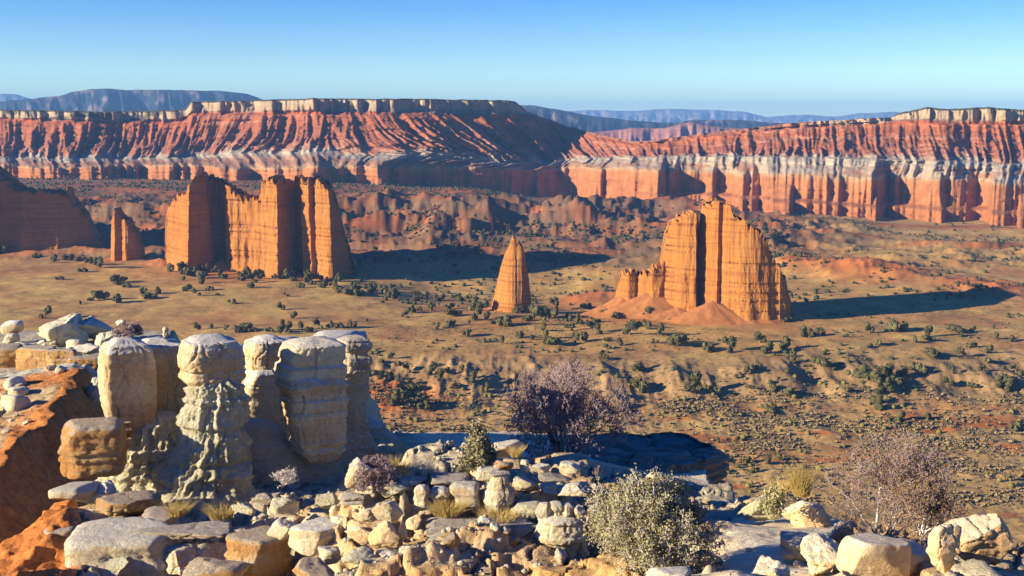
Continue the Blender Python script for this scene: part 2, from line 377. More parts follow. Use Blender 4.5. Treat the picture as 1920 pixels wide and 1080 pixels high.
rD, rZ, rT = [], [], []
for a, b, n in ROWS:
    for t in np.linspace(0, 1, n, endpoint=False):
        tt = np.interp(t, [0, .26, .34, 1], [0, .03, .75, 1]) if a == 0 else t
        rD.append(Ds[a] * (1 - tt) + Ds[b] * tt); rZ.append(zs[a] * (1 - t) + zs[b] * t); rT.append(a + t)
sdl = sm(980, 1000, Um) * sm(1676, 1655, Um)
for t in (0, 0.03, 0.3, 1):
    rD.append(Ds[4] + 700 * t); rZ.append(zs[4] + (1 - sdl) * (1.0 * t + 2 * (t > 0)) - sdl * 90 * t); rT.append(4 + t)
rD = np.array(rD); rZ = np.array(rZ); T = np.array(rT)[:, None] + 0 * rD; U2 = Um[None, :] + 0 * rD
Xm0 = (U2 - 960) / F * rD
# concave talus profile in the red slope
ts = np.clip(T - 2, 0, 1)
zc = rZ - (np.interp(ts, [0, .25, .5, .75, 1], [0, 5, 7.5, 5.5, 0])) * (T >= 2) * (T <= 3)
sl = np.interp(U2, [k[0] for k in SL], [k[1] for k in SL])
a = (U2 - sl * (1 - ts) * (T >= 1)) + np.where(T < 2, 0, 0)
a = np.where(T < 2, U2 - sl * np.clip((T - 0.0) / 2, 0, 1), a)
# deep bays and prows of the lower cliff
big = (1 + 0 * T) * 34 * fbm(U2 / 150, 0 * U2, 3.0, 2, 209)
bay = 6 * np.tanh(2.5 * fbm(U2 / 34, T * 0.4, 5.0, 2, 213)) + 24 * np.tanh(3.2 * fbm(U2 / 70, 0 * U2, 0.0, 3, 211)) + 12 * np.tanh(3 * fbm(U2 / 19, T * 0.3, 0.0, 2, 215)) * sm(-0.1, 0.3, fbm(U2 / 50, T * 0.2, 9.0, 2, 219)) + 4 * fbm(U2 / 6, T * 0.4, 0, 3, 217)
wb = np.interp(T, [0, 1, 1.15, 1.5, 2, 3, 3.2, 4, 4.1], [1, 0.92, 0.85, 0.45, 0.2, 0.1, 0.6, 0.6, 0.3])
# ridges and gullies of the red slope
warp = a + 7 * fbm(a / 30, T * 1.6, 0, 3, 221)
warp = warp - 6 * vn(warp / 26, ts * 0.5, 0, 229)
g1 = ridge(warp / 46, ts * 0.5, 0, 2, 231, 0.5)
g2 = ridge(warp / 17 + 5, ts * 0.8, 0, 3, 241, 0.6)
g1 = g1 + 0.5 * fbm(warp / 90, 0 * ts, 0, 2, 245)
aw = np.interp(T, [0, 1, 1.12, 1.5, 2, 2.5, 2.9, 3.0, 3.05], [0, 0.05, 0.4, 0.85, 1.0, 1.05, 0.6, 0.2, 0])
far = np.interp(U2, [-600, 300, 600, 1000, 1150, 1350, 2500], [0.9, 1, 1, 1.15, 0.8, 0.5, 0.6])
g3 = ridge(warp / 7.5 + 9, ts * 1.3, 0, 2, 249, 0.6)
warp2 = a - 9 * fbm(a / 22, T * 2.2, 0, 3, 250)
g4 = ridge(warp2 / 30, ts * 1.4, 4.0, 3, 252, 0.6)
gd = (24 * g1 + 11 * g2 + 4.5 * g3 + 9 * g4) * aw * far
capn = (7 * np.tanh(2.5 * fbm(U2 / 16, T * 0.2, 0, 3, 251)) + 3 * fbm(U2 / 4, T, 0, 2, 255)) * np.interp(T, [2.95, 3, 4, 4.1], [0, 1, 1, 0.4])
Dm = rD - bay * wb - gd + capn - big
lay = np.interp(T, [0, 0.5, 1], [0, 1, 0])
Dm = Dm - 2.2 * lay * (np.sin(T * 22 + fbm(U2 / 30, T, 0, 2, 261)) > 0.3)
Dm = Dm - 3.2 * np.tanh(4 * fbm(U2 / 90, zc / 3.4, 0, 3, 265)) * ((T > 1.3) & (T < 3)) * sm(1.3, 1.7, T) * sm(3.0, 2.9, T)
foot = np.clip(1 - T * 9, 0, 1); Dm = Dm - foot * 8
zc = zc + 3.5 * g2 * aw * (T > 2.1) * (T < 2.95) + 0.8 * fbm(U2 / 8, T * 6, 0, 3, 263) * (T > 1) * (T < 3)
# talus fans in front of the right-hand cliffs
fan = sm(0.12, 0.5, fbm(U2 / 42, 0 * U2, 4.0, 2, 271)) * sm(1050, 1200, U2)
Dm = Dm - fan * 36 * np.clip(1 - T / 0.75, 0, 1) * (T < 1)
zc[0] -= 12
Xm = (U2 - 960) / F * Dm
nz = fbm(Xm / 20, Dm / 20, zc / 4, 4, 281)
cl = np.zeros(Xm.shape + (3,))
LAY = [(0, (0.38, 0.143, 0.052)), (0.9, (0.41, 0.175, 0.07)), (1.04, (0.42, 0.27, 0.15)), (1.25, (0.33, 0.17, 0.10)), (1.65, (0.31, 0.18, 0.12)), (1.88, (0.37, 0.32, 0.245)), (2.02, (0.39, 0.35, 0.275)), (2.15, (0.36, 0.21, 0.14)),
       (2.3, (0.33, 0.125, 0.07)), (2.6, (0.31, 0.11, 0.055)), (2.9, (0.38, 0.12, 0.045)), (3.0, (0.38, 0.10, 0.035)), (3.08, (0.36, 0.26, 0.16)), (3.95, (0.40, 0.315, 0.205)), (4.0, (0.12, 0.10, 0.06)), (5, (0.12, 0.10, 0.05))]
Tn = T + (0.09 * nz + 0.22 * fbm(U2 / 25, T * 3, 0, 4, 283) * (T > 1.2) * (T < 2.6)) * (T > 0.1) * (T < 3.85) + 0.12 * np.abs(g1) * (T > 1.5) * (T < 2.5)
for i in range(3): cl[..., i] = np.interp(Tn, [l[0] for l in LAY], [l[1][i] for l in LAY])
# thinner coloured beds inside the red slope
bedn = fbm(T * 16, U2 / 220, 0, 3, 291)
cl = lerp(cl, (0.40, 0.22, 0.15), sm(0.1, 0.45, bedn) * (T > 2.15) * (T < 2.95) * 0.6)
rt = sm(1000, 1250, U2) * (T < 3)
cl = lerp(cl, (0.43, 0.37, 0.28), sm(-0.35, 0.25, fbm(U2 / 45, T * 3, 0, 4, 295)) * rt * sm(1.0, 1.15, T) * sm(2.25, 2.1, T) * 0.8)
# low rim west of the mesa: dark wooded cap
sad = sm(985, 1010, U2) * sm(1672, 1640, U2) * (T > 2.98)
cl = lerp(cl, (0.34, 0.14, 0.07), sad)
cl = lerp(cl, (0.44, 0.33, 0.21), sad * sm(1480, 1560, U2))
lw = sm(345, 300, U2) * sm(0.0, 0.25, fbm(U2 / 30, T, 0, 2, 297)) * (T > 3.1)
cl = lerp(cl, (0.10, 0.085, 0.05), lw * 0.85)
cl = cl * np.array((0.84, 0.80, 0.80))
mm = link('mesa', mesh('mesa', np.stack([Xm, Dm, zc], -1).reshape(-1, 3), gridf(*Xm.shape), M['mesa'], True, cl.reshape(-1, 3)))
tag(mm, 'long red banded mesa with gullied slopes and a pale cap cliff', kind='structure')
mesa_top = (Xm[-4], Dm[-4], zc[-4])

# ------------------------------------------------------------------ far mountains
def mountain(name, label, pts, D, dep_, c1, c2, seed, wl=60, zb=-30):
    u0, u1 = pts[0][0], pts[-1][0]
    U = np.linspace(u0, u1, int((u1 - u0) / 2.2)); yt = np.interp(U, [p[0] for p in pts], [p[1] for p in pts]) + 0.9 * fbm(U / 18, 0 * U, 0, 3, seed)
    zt = P(U, yt, D)[2]; v = np.linspace(0, 1, 40)[:, None]
    U_ = U[None] + 0 * v; pr = v**1.25
    Zb = zb + (zt - zb)[None] * pr
    r = ridge(U_ / wl + 3, v * 0.8, 0, 4, seed + 3, 0.55); edge = np.sin(np.pi * np.clip(v, 0, 1))**0.7
    Dk = D - dep_ * (1 - v) - dep_ * 0.32 * r * edge
    back = np.stack([(U - 960) / F * (D + dep_), 0 * U + D + dep_, 0 * U + zb], -1)[None]
    Xk = (U_ - 960) / F * Dk
    V = np.concatenate([np.stack([Xk, Dk, Zb + 0 * Xk], -1), back])
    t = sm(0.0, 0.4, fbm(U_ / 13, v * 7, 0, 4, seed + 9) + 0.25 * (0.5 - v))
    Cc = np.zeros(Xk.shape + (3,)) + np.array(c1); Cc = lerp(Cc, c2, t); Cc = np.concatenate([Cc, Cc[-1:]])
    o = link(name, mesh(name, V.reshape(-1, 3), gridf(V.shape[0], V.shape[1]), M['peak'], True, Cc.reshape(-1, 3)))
    tag(o, label, kind='structure')
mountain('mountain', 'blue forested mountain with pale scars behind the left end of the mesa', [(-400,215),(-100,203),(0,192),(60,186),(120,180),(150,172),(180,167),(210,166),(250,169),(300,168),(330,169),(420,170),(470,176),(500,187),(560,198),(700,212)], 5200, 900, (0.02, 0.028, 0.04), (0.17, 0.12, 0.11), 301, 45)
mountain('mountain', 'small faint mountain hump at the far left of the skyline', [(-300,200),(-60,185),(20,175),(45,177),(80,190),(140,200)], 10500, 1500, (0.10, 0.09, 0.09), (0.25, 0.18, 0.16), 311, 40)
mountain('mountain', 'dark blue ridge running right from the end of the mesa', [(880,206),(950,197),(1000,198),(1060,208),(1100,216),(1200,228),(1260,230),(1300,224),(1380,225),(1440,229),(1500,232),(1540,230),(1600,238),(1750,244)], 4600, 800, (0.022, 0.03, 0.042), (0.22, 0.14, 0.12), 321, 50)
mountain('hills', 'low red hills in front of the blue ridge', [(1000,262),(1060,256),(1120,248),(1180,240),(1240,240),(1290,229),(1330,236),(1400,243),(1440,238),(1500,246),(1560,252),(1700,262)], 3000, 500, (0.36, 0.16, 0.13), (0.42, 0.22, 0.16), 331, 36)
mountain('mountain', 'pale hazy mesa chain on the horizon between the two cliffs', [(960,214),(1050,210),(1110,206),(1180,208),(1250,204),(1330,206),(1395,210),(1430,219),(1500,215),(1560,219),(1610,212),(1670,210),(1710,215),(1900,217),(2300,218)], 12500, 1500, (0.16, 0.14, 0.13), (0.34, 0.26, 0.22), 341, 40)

# ------------------------------------------------------------------ sandstone towers
def loft(top, base, D0_, D1_, depth, front, seed, nth=520, nv=90, flare=0.10, zfoot=-6, flute=1.0, lean=None):
    """wall-like tower. top: skyline [(px,py)], base: (pxl, pxr) at the foot, D at left and right ends, front: plan relief [(px, metres towards the camera)]"""
    tx = np.array([p[0] for p in top], float); ty = np.array([p[1] for p in top], float)
    Dm_ = (D0_ + D1_) / 2
    def Dat(px): return np.interp(px, [tx[0], tx[-1]], [D0_, D1_])
    Tz = P(tx, ty, Dat(tx))[2]
    txs = np.linspace(tx[0], tx[-1], 400); Tzs = np.interp(txs, tx, Tz)
    Xs = P(txs, 0 * txs + 400, Dat(txs))[0]
    # footprint loop: half front (left to right), half back
    hf = nth * 2 // 3; hb = nth - hf
    sF = np.linspace(0, 1, hf, endpoint=False); sB = np.linspace(1, 0, hb, endpoint=False)
    s = np.concatenate([sF, sB]); side = np.concatenate([np.ones(hf), -np.ones(hb)])
    pxs = tx[0] + (tx[-1] - tx[0]) * s
    thick = depth * (1 - np.abs(2 * s - 1)**3.0)**0.5
    rel = np.interp(pxs, [p[0] for p in front], [p[1] for p in front]) * (side > 0)
    v = np.concatenate([np.linspace(0, 1, nv), [1, 1, 1]])[:, None]
    shrink = np.concatenate([np.ones(nv), [0.85, 0.5, 0.02]])[:, None]
    px_top = pxs[None] + 0 * v
    bl, br = base
    px_bot = bl + (br - bl) * s
    vv = v**0.8
    px_ = px_bot[None] * (1 - vv) + pxs[None] * vv
    # silhouettes narrow with height only where the skyline is still above
    d_ = Dat(px_)
    Xc = (px_ - 960) / F * d_
    fl = 1 + flare * 3.0 * (1 - v)**2.2
    sc_h = 0.75 + 0.25 * (1 - v)
    yoff = -(thick * side * 0.5 * sc_h * fl * shrink) - rel * (0.9 + 0.25 * (1 - v)) * shrink
    a_ = px_ / 2200 * Dm_
    fn = (2.6 * fbm(a_ / 12, v * 0.5 + side, 0, 3, seed) + 1.1 * ridge(a_ / 8, v * 0.6 + side, 0, 2, seed + 5) * sm(-0.2, 0.3, fbm(a_ / 20, v, 0, 2, seed + 6)) + 0.6 * fbm(a_ / 2.4, v * 5, 0, 4, seed + 8) + 0.30 * np.sign(fbm(0 * a_, v * (np.interp(px_, txs, Tzs) + 6) / 2.3, side * 0.1, 2, seed + 9))) * flute
    yoff = yoff - side * fn * np.clip(thick / depth, 0.25, 1) * shrink
    Yc = d_ + yoff
    Xc = Xc + 0.5 * flute * fbm(v * 14, s * 9, 0, 3, seed + 11) * np.where(np.abs(2 * s - 1) > 0.9, 1.6, 0.5)
    ztop = np.interp(px_, txs, Tzs)
    spike = 1.9 * flute * fbm(px_ / 4, side * 3 + 0 * px_, 0, 2, seed + 15)
    Zc = zfoot + (ztop + spike * (v > 0.97) - zfoot) * v + (shrink < 0.9) * 0.4
    V = np.stack([Xc, Yc, Zc], -1)
    return V.reshape(-1, 3), gridf(V.shape[0], V.shape[1], True)
def talus(px, py, D, w, dpt, h, seed, c=(0.52, 0.21, 0.07)):
    th = np.linspace(0, 2 * np.pi, 96, endpoint=False)[None]; r = np.linspace(0.01, 1, 26)[:, None]
    x0, y0, _ = P(px, py, D)
    rr = r * (1 + 0.18 * fbm(np.cos(th) * 2 + 5, np.sin(th) * 2, 0, 3, seed))
    Xx = x0 + w * rr * np.cos(th); Yy = y0 + dpt * rr * np.sin(th)
    gl = fbm(Xx / 3.5, Yy / 3.5, 0, 4, seed + 2) * 1.3
    Zz = hv(Xx, Yy) + h * (1 - r)**1.25 * (1 + 0.0 * th) + gl * 0.5 * r * (1 - r) * 3 - 0.4
    V = np.stack([Xx, Yy, Zz], -1).reshape(-1, 3)
    return V, gridf(26, 96, True)
def tower(name, label, lofts, taluses, loc_px, cat='rock tower'):
    x, y, _ = P(loc_px[0], loc_px[1], loc_px[2]); e = empty(name, (x, y, 0), label, cat)
    allv, allf, k = [], [], 0
    for V, Fq in lofts: allv.append(V - np.array((x, y, 0))); allf.append(Fq + k); k += len(V)
    link('rock_wall', mesh(name, np.concatenate(allv), np.concatenate(allf), M['tower']), e)
    for V, Fq in taluses:
        V = V - np.array((x, y, 0))
        cc = np.tile((0.38, 0.15, 0.05), (len(V), 1)) * (1 + 0.12 * fbm(V[:, 0] / 3, V[:, 1] / 3, 0, 3, 5))[:, None]
        link('talus_cone', mesh('talus_cone', V, Fq, M['talus'], True, cc), e)
    return e
# big wall at left centre
tower('sandstone_cathedral', 'widest orange fluted sandstone wall, standing left of centre on the plain',
  [loft([(309,470),(312,425),(317,395),(333,370),(352,362),(368,356),(376,341),(382,329),(392,332),(402,340),(418,339),(428,350),(448,364),(468,374),(490,374),(499,358),(503,338),(520,336),(540,338),(560,337),(580,336),(602,337),(616,342),(623,352),(629,372),(636,400),(645,440),(655,480),(662,505)],
        (304, 672), 800, 752, 26,
        [(304,-2),(330,4),(350,9),(366,14),(374,16),(384,8),(402,-10),(421,-20),(425,-6),(445,-2),(470,0),(497,3),(503,9),(520,13),(533,15),(541,2),(556,-12),(564,-14),(568,0),(585,5),(592,1),(600,5),(618,11),(626,11),(640,-3),(672,-12)], 401, 640, 100, flute=1.7),
   loft([(373,420),(376,360),(380,331),(386,330),(390,350),(396,420)], (366, 400), 783, 783, 16, [(366,0),(380,3),(400,-3)], 407, 150, 80),
   loft([(531,350),(534,338),(540,340),(548,420)], (524, 553), 768, 766, 12, [(524,0),(533,3),(553,-4)], 409, 150, 80),
   loft([(594,345),(600,338),(606,339),(612,360)], (588, 620), 758, 756, 12, [(588,0),(600,3),(620,-4)], 411, 150, 80)],
  [talus(300, 500, 800, 16, 8, 5, 421), talus(415, 505, 778, 14, 12, 7, 423), talus(395, 503, 775, 24, 12, 3, 425), talus(590, 516, 757, 26, 12, 3, 427)], (490, 510, 772))
# temple at right
tower('sandstone_temple', 'tall orange stepped sandstone temple right of centre, split by a dark cleft',
  [loft([(1238,505),(1243,470),(1250,438),(1262,414),(1276,405),(1292,399),(1300,397),(1306,402),(1312,420)], (1214, 1318), 607, 600, 17,
        [(1214,0),(1240,2),(1285,6),(1299,8),(1304,2),(1318,-6)], 431, 420, 100),
   loft([(1313,404),(1318,388),(1327,382),(1338,377),(1348,380),(1357,381),(1361,394),(1370,405),(1384,411),(1389,420),(1404,426),(1418,434),(1428,446),(1434,468),(1448,488),(1461,514),(1469,520),(1478,543),(1486,560),(1490,585)], (1308, 1493), 600, 585, 24,
        [(1300,-2),(1316,1),(1322,6),(1340,7),(1348,4),(1353,7),(1400,8),(1430,7),(1446,5),(1455,6),(1470,4),(1493,-4)], 433, 520, 100),
   loft([(1159,540),(1166,515),(1176,508),(1190,509),(1196,520),(1202,540)], (1146, 1212), 612, 609, 11, [(1146,0),(1178,5),(1190,3),(1212,-5)], 435, 240, 60),
   loft([(1182,530),(1192,516),(1208,512),(1222,506),(1240,494),(1262,490)], (1168, 1275), 611, 604, 16, [(1188,0),(1222,3),(1262,0)], 437, 200, 50)],
  [talus(1335, 560, 578, 27, 14, 11, 441), talus(1225, 585, 600, 36, 17, 14, 443), talus(1175, 580, 606, 26, 14, 12, 442), talus(1165, 580, 605, 14, 9, 6, 445), talus(1400, 600, 575, 26, 10, 5, 447), talus(1270, 585, 588, 22, 12, 6, 449)], (1330, 598, 597))
tower('sandstone_spire', 'slender orange spire with a forked tip, alone between the wall and the temple',
  [loft([(930,535),(938,505),(947,475),(955,460),(961,443),(966,447),(969,466),(974,454),(979,463),(985,480),(990,515),(994,545)], (916, 1000), 640, 636, 13,
        [(916,0),(945,3),(962,5),(978,4),(1000,-4)], 451, 320, 90, flute=0.6)],
  [talus(945, 562, 640, 15, 8, 4.5, 453), talus(985, 565, 636, 9, 6, 3, 455)], (960, 562, 638))
tower('sandstone_spire', 'small blunt orange pinnacle between the shaded butte and the wide wall',
  [loft([(206,475),(210,438),(215,412),(222,390),(227,400),(234,409),(241,412),(248,422),(255,438),(262,463),(267,482)], (203, 271), 822, 818, 16,
        [(203,0),(222,4),(232,1),(241,4),(256,2),(271,-5)], 461, 320, 90, flute=0.6)],
  [talus(235, 494, 820, 16, 8, 3, 463)], (236, 492, 820))
tower('sandstone_butte', 'broad shadowed butte at the far left edge of the plain',
  [loft([(-460,330),(-430,262),(-330,250),(-240,262),(-120,285),(-60,300),(0,318),(18,336),(34,352),(60,357),(100,359),(122,363),(127,360),(140,378),(160,402),(176,436),(188,462),(196,480)], (-500, 204), 850, 878, 40,
        [(-500,30),(-360,45),(-250,30),(-200,8),(-60,2),(-20,7),(10,0),(30,-4),(60,1),(90,-2),(120,3),(150,-1),(200,-3)], 471, 700, 90),
   loft([(124,380),(128,362),(132,350),(137,354),(142,380)], (122, 146), 874, 873, 9, [(118,0),(132,2),(148,-2)], 473, 120, 60, flute=0.4)],
  [talus(60, 484, 868, 60, 12, 4, 475)], (60, 484, 865), 'butte')
tower('sandstone_butte', 'high butte just outside the left edge whose shadow darkens the neighbouring butte',
  [loft([(-427,300),(-410,240),(-330,242),(-230,262),(-150,290),(-100,308),(-55,340),(-30,365),(-12,400)], (-440, -8), 818, 848, 22, [(-440,0),(-8,0)], 481, 400, 70)], [], (-220, 500, 830), 'butte')

# ------------------------------------------------------------------ near terrain: the rim ledge and the spur across the gully
KP = [(-200,1120,12),(0,1080,13.2),(100,1080,12.6),(70,945,17),(0,1005,15.5),(-120,1060,14.5),(135,955,15.6),(300,1085,13.6),(480,1085,13.4),(570,1130,12),(590,1040,13.0),(700,1072,11.4),(900,1070,11.3),(1060,1070,10.9),(300,1260,12.2),(560,1280,10.6),(800,1260,10.2),(1050,1230,9.8),(1250,1078,9.2),(1400,1062,9.6),(1600,1080,9),
      (1900,1090,8.7),(2200,1110,8.2),(600,1040,12),(750,1020,12),(900,1005,12),(1100,1030,11),(600,965,14.5),(700,915,16.2),(850,960,14),(950,962,13.6),(1000,915,15.2),(1100,915,15.5),(850,905,16.3),(900,884,17.6),(800,868,19),(950,862,18.5),
      (1050,850,20.5),(1150,862,20),(300,955,16.2),(400,975,15.6),(470,945,16.4),(560,890,18.2),(640,890,18.2),(200,945,16.2),(700,850,21.5),(760,840,23),(850,835,24),(1000,832,25.5),(1200,965,15.2),(1300,965,14.4),(1380,1000,12.2),(1350,952,16),
      (1450,945,15.6),(1500,945,15.2),(1560,975,13.6),(1700,1000,12.3),(1800,1015,11.6),(1950,1030,11),(1150,880,24),(1250,905,23),(1320,915,22),(450,850,20.5),(250,850,20.5)]
KP = [(a_, b_, (12.0 + (1075 - b_) * 0.0095) if 690 < a_ < 1140 and 880 < b_ < 1060 else c_) for a_, b_, c_ in KP]
KPa = np.array(KP, float); kx, ky, kz = P(KPa[:, 0], KPa[:, 1], KPa[:, 2])
def rphi(r): return np.sqrt(r * r + 0.4)
Kd = rphi(np.hypot(kx[:, None] - kx[None], ky[:, None] - ky[None]))
Ab = np.block([[Kd + 0.05 * np.eye(len(kx)), np.ones((len(kx), 1)), kx[:, None], ky[:, None]], [np.ones((1, len(kx))), np.zeros((1, 3))], [kx[None], np.zeros((1, 3))], [ky[None], np.zeros((1, 3))]])
wts = np.linalg.solve(Ab, np.concatenate([kz, [0, 0, 0]]))
def zrbf(X, Y):
    s = wts[-3] + wts[-2] * X + wts[-1] * Y
    for i in range(len(kx)): s = s + wts[i] * rphi(np.hypot(X - kx[i], Y - ky[i]))
    return s - 0.10
RIM = [(-400,14.0),(0,15.6),(70,17.2),(130,17.4),(190,22),(300,27),(660,30),(760,29),(1000,31),(1200,31),(1330,26),(1400,17.2),(1500,15.8),(1600,14.6),(1800,12.6),(2200,11.5)]
def zn(X, Y):
    X = np.asarray(X, float); Y = np.asarray(Y, float)
    U = 960 + F * X / Y
    z = zrbf(X, Y)
    yr = np.interp(U, [r[0] for r in RIM], [r[1] for r in RIM]) + 0.35 * fbm(X * 1.1, Y * 1.1, 0, 3, 501)
    over = np.maximum(0, Y - yr)
    return z - over * 1.9
gu = np.arange(-420, 2260, 4.4); gd_ = np.concatenate([np.geomspace(5.5, 30, 420), np.linspace(30.5, 60, 24)])
UU, DD = np.meshgrid(gu, gd_); X = (UU - 960) / F * DD * 1.01; Y = DD
Z = zn(X, Y)
orange = sm(150, 95, UU + 12 * fbm(X, Y, 0, 3, 511)) 
sand = np.maximum.reduce([sm(1330, 1400, UU) * sm(1640, 1560, UU) * (Y < 15.5), sm(700, 800, UU) * (Y > 19.5)]) 
qx = X + 0.3 * fbm(X * 2, Y * 2, 0, 3, 523); qy = Y + 0.3 * fbm(X * 2, Y * 2, 5, 3, 524)
f1, f2, idd = worley(qx * 1.7, qy * 2.3, Z * 0 + 0.5, 521)
rough = (1 - np.clip(sand, 0, 1)) * (1 - orange) * (Y < 30)
crk = sm(0.0, 0.07, f2 - f1)
zz0 = (Z + 0.28 * fbm(X * 1.1 + 4, Y * 1.1, 0, 4, 535)) / 0.20; kf = np.floor(zz0); ff = zz0 - kf
Z = Z * (1 - rough) + rough * (kf + sm(0.62, 0.98, ff)) * 0.20
Z = Z + rough * (0.14 * (idd - 0.5) - 0.16 * (1 - crk) + 0.08 * fbm(X * 1.3, Y * 1.3, 0, 4, 531) + 0.035 * fbm(X * 5, Y * 5, 0, 3, 533))
Z = Z + orange * (0.16 * ridge(X * 1.4, Y * 0.7, 0, 4, 541) + 0.04 * fbm(X * 9, Y * 9, 0, 3, 545))
Z = Z + np.clip(sand, 0, 1) * 0.03 * fbm(X * 3, Y * 3, 0, 3, 551)
C = np.zeros(X.shape + (3,)) + np.array((0.47, 0.39, 0.26))
C = lerp(C, (0.50, 0.29, 0.12), sm(-0.05, 0.35, fbm(X * 0.8, Y * 0.8, 0, 4, 561)) * 0.7)
C = lerp(C, (0.68, 0.56, 0.38), np.clip(sand, 0, 1))
C = lerp(C, (0.50, 0.175, 0.045), orange)
C = lerp(C, (0.40, 0.30, 0.18), (1 - crk) * rough * 0.6)
C = lerp(C, (0.52, 0.30, 0.11), sm(11.9, 11.3, Y) * (1 - orange) * sm(1250, 1100, UU) * 0.85)
over = Y > np.interp(UU, [r[0] for r in RIM], [r[1] for r in RIM]) + 0.8
C = lerp(C, (0.46, 0.22, 0.09), over * 0.7 * (1 - orange))
rl = link('rim_ground', mesh('rim_ground', np.stack([X, Y, Z], -1).reshape(-1, 3), gridf(*X.shape), M['ledge'], True, C.reshape(-1, 3)))
Zrim = Z.copy()
def zg(X, Y):                               # height of the built ledge surface
    i = np.clip(np.searchsorted(gd_, np.asarray(Y) / 1.0), 0, len(gd_) - 1); U_ = 960 + F * np.asarray(X) / (np.asarray(Y) * 1.01)
    j = np.clip(((U_ - gu[0]) / 4.4).round().astype(int), 0, len(gu) - 1); return Zrim[i, j]
tag(rl, 'broken pale bedrock and sand of the overlook rim', kind='structure')

# spur across the gully at left: crest, lit left flank, shaded right flank
CR = [(-140,990,25),(-60,940,28),(20,878,31.5),(70,815,35),(130,742,39.5),(165,690,43),(185,668,46)]
ca = np.array(CR, float); cx_, cy_, cz_ = P(ca[:, 0], ca[:, 1], ca[:, 2])
def zs_(X, Y):
    xc = np.interp(Y, cy_, cx_) + 0.5 * fbm(Y * 0.5, 0 * Y, 0, 3, 601); zc_ = np.interp(Y, cy_, cz_)
    d = X - xc
    z = zc_ - np.where(d > 0, 1.5 * d, 0.16 * (-d))
    z = z + 0.22 * ridge(X * 0.35 + Y * 0.2, Y * 0.15, 0, 4, 605) * (d > -0.5) * 2.2
    st = sm(45.2, 46.0, Y + 0.5 * fbm(X * 0.6, 0 * X, 0, 3, 607))
    ztop = P(100, 640, 56)[2] - 0.03 * (Y - 56) - np.maximum(0, X + 0.292 * Y) * 2.2
    z = np.where(Y > 44.5, z * (1 - st) + ztop * st, z)
    z = z - np.maximum(0, Y - 60) * 1.6
    return z
gx_ = np.linspace(-34, -2, 300); gy2 = np.concatenate([np.linspace(22, 50, 320), np.linspace(50.2, 100, 60)])
X, Y = np.meshgrid(gx_, gy2); Z = zs_(X, Y)
d = X - np.interp(Y, cy_, cx_)
rockz = (d < -0.6) & (Y < 45)
Z = Z + rockz * 0.10 * fbm(X * 2.5, Y * 2.5, 0, 4, 611) + 0.05 * fbm(X * 5, Y * 5, 0, 3, 613)
C = np.zeros(X.shape + (3,)) + np.array((0.50, 0.19, 0.055))
C = lerp(C, (0.50, 0.36, 0.20), sm(-0.2, 0.3, fbm(X * 0.5 + 2, Y * 0.4, 0, 4, 621)) * rockz)
C = lerp(C, (0.52, 0.49, 0.38), sm(42.6, 44.2, Y + 0.8 * fbm(X, Y, 0, 2, 623)) * 0.9)
C = lerp(C, (0.52, 0.34, 0.13), sm(44.8, 45.6, Y) * 1.0)
C = lerp(C, (0.48, 0.41, 0.30), sm(46.5, 47.5, Y) * 1.0)
so = link('spur_slope', mesh('spur_slope', np.stack([X, Y, Z], -1).reshape(-1, 3), gridf(*X.shape), M['slope'], True, C.reshape(-1, 3)))
tag(so, 'orange dirt spur across the shaded gully with a pale top', kind='structure')

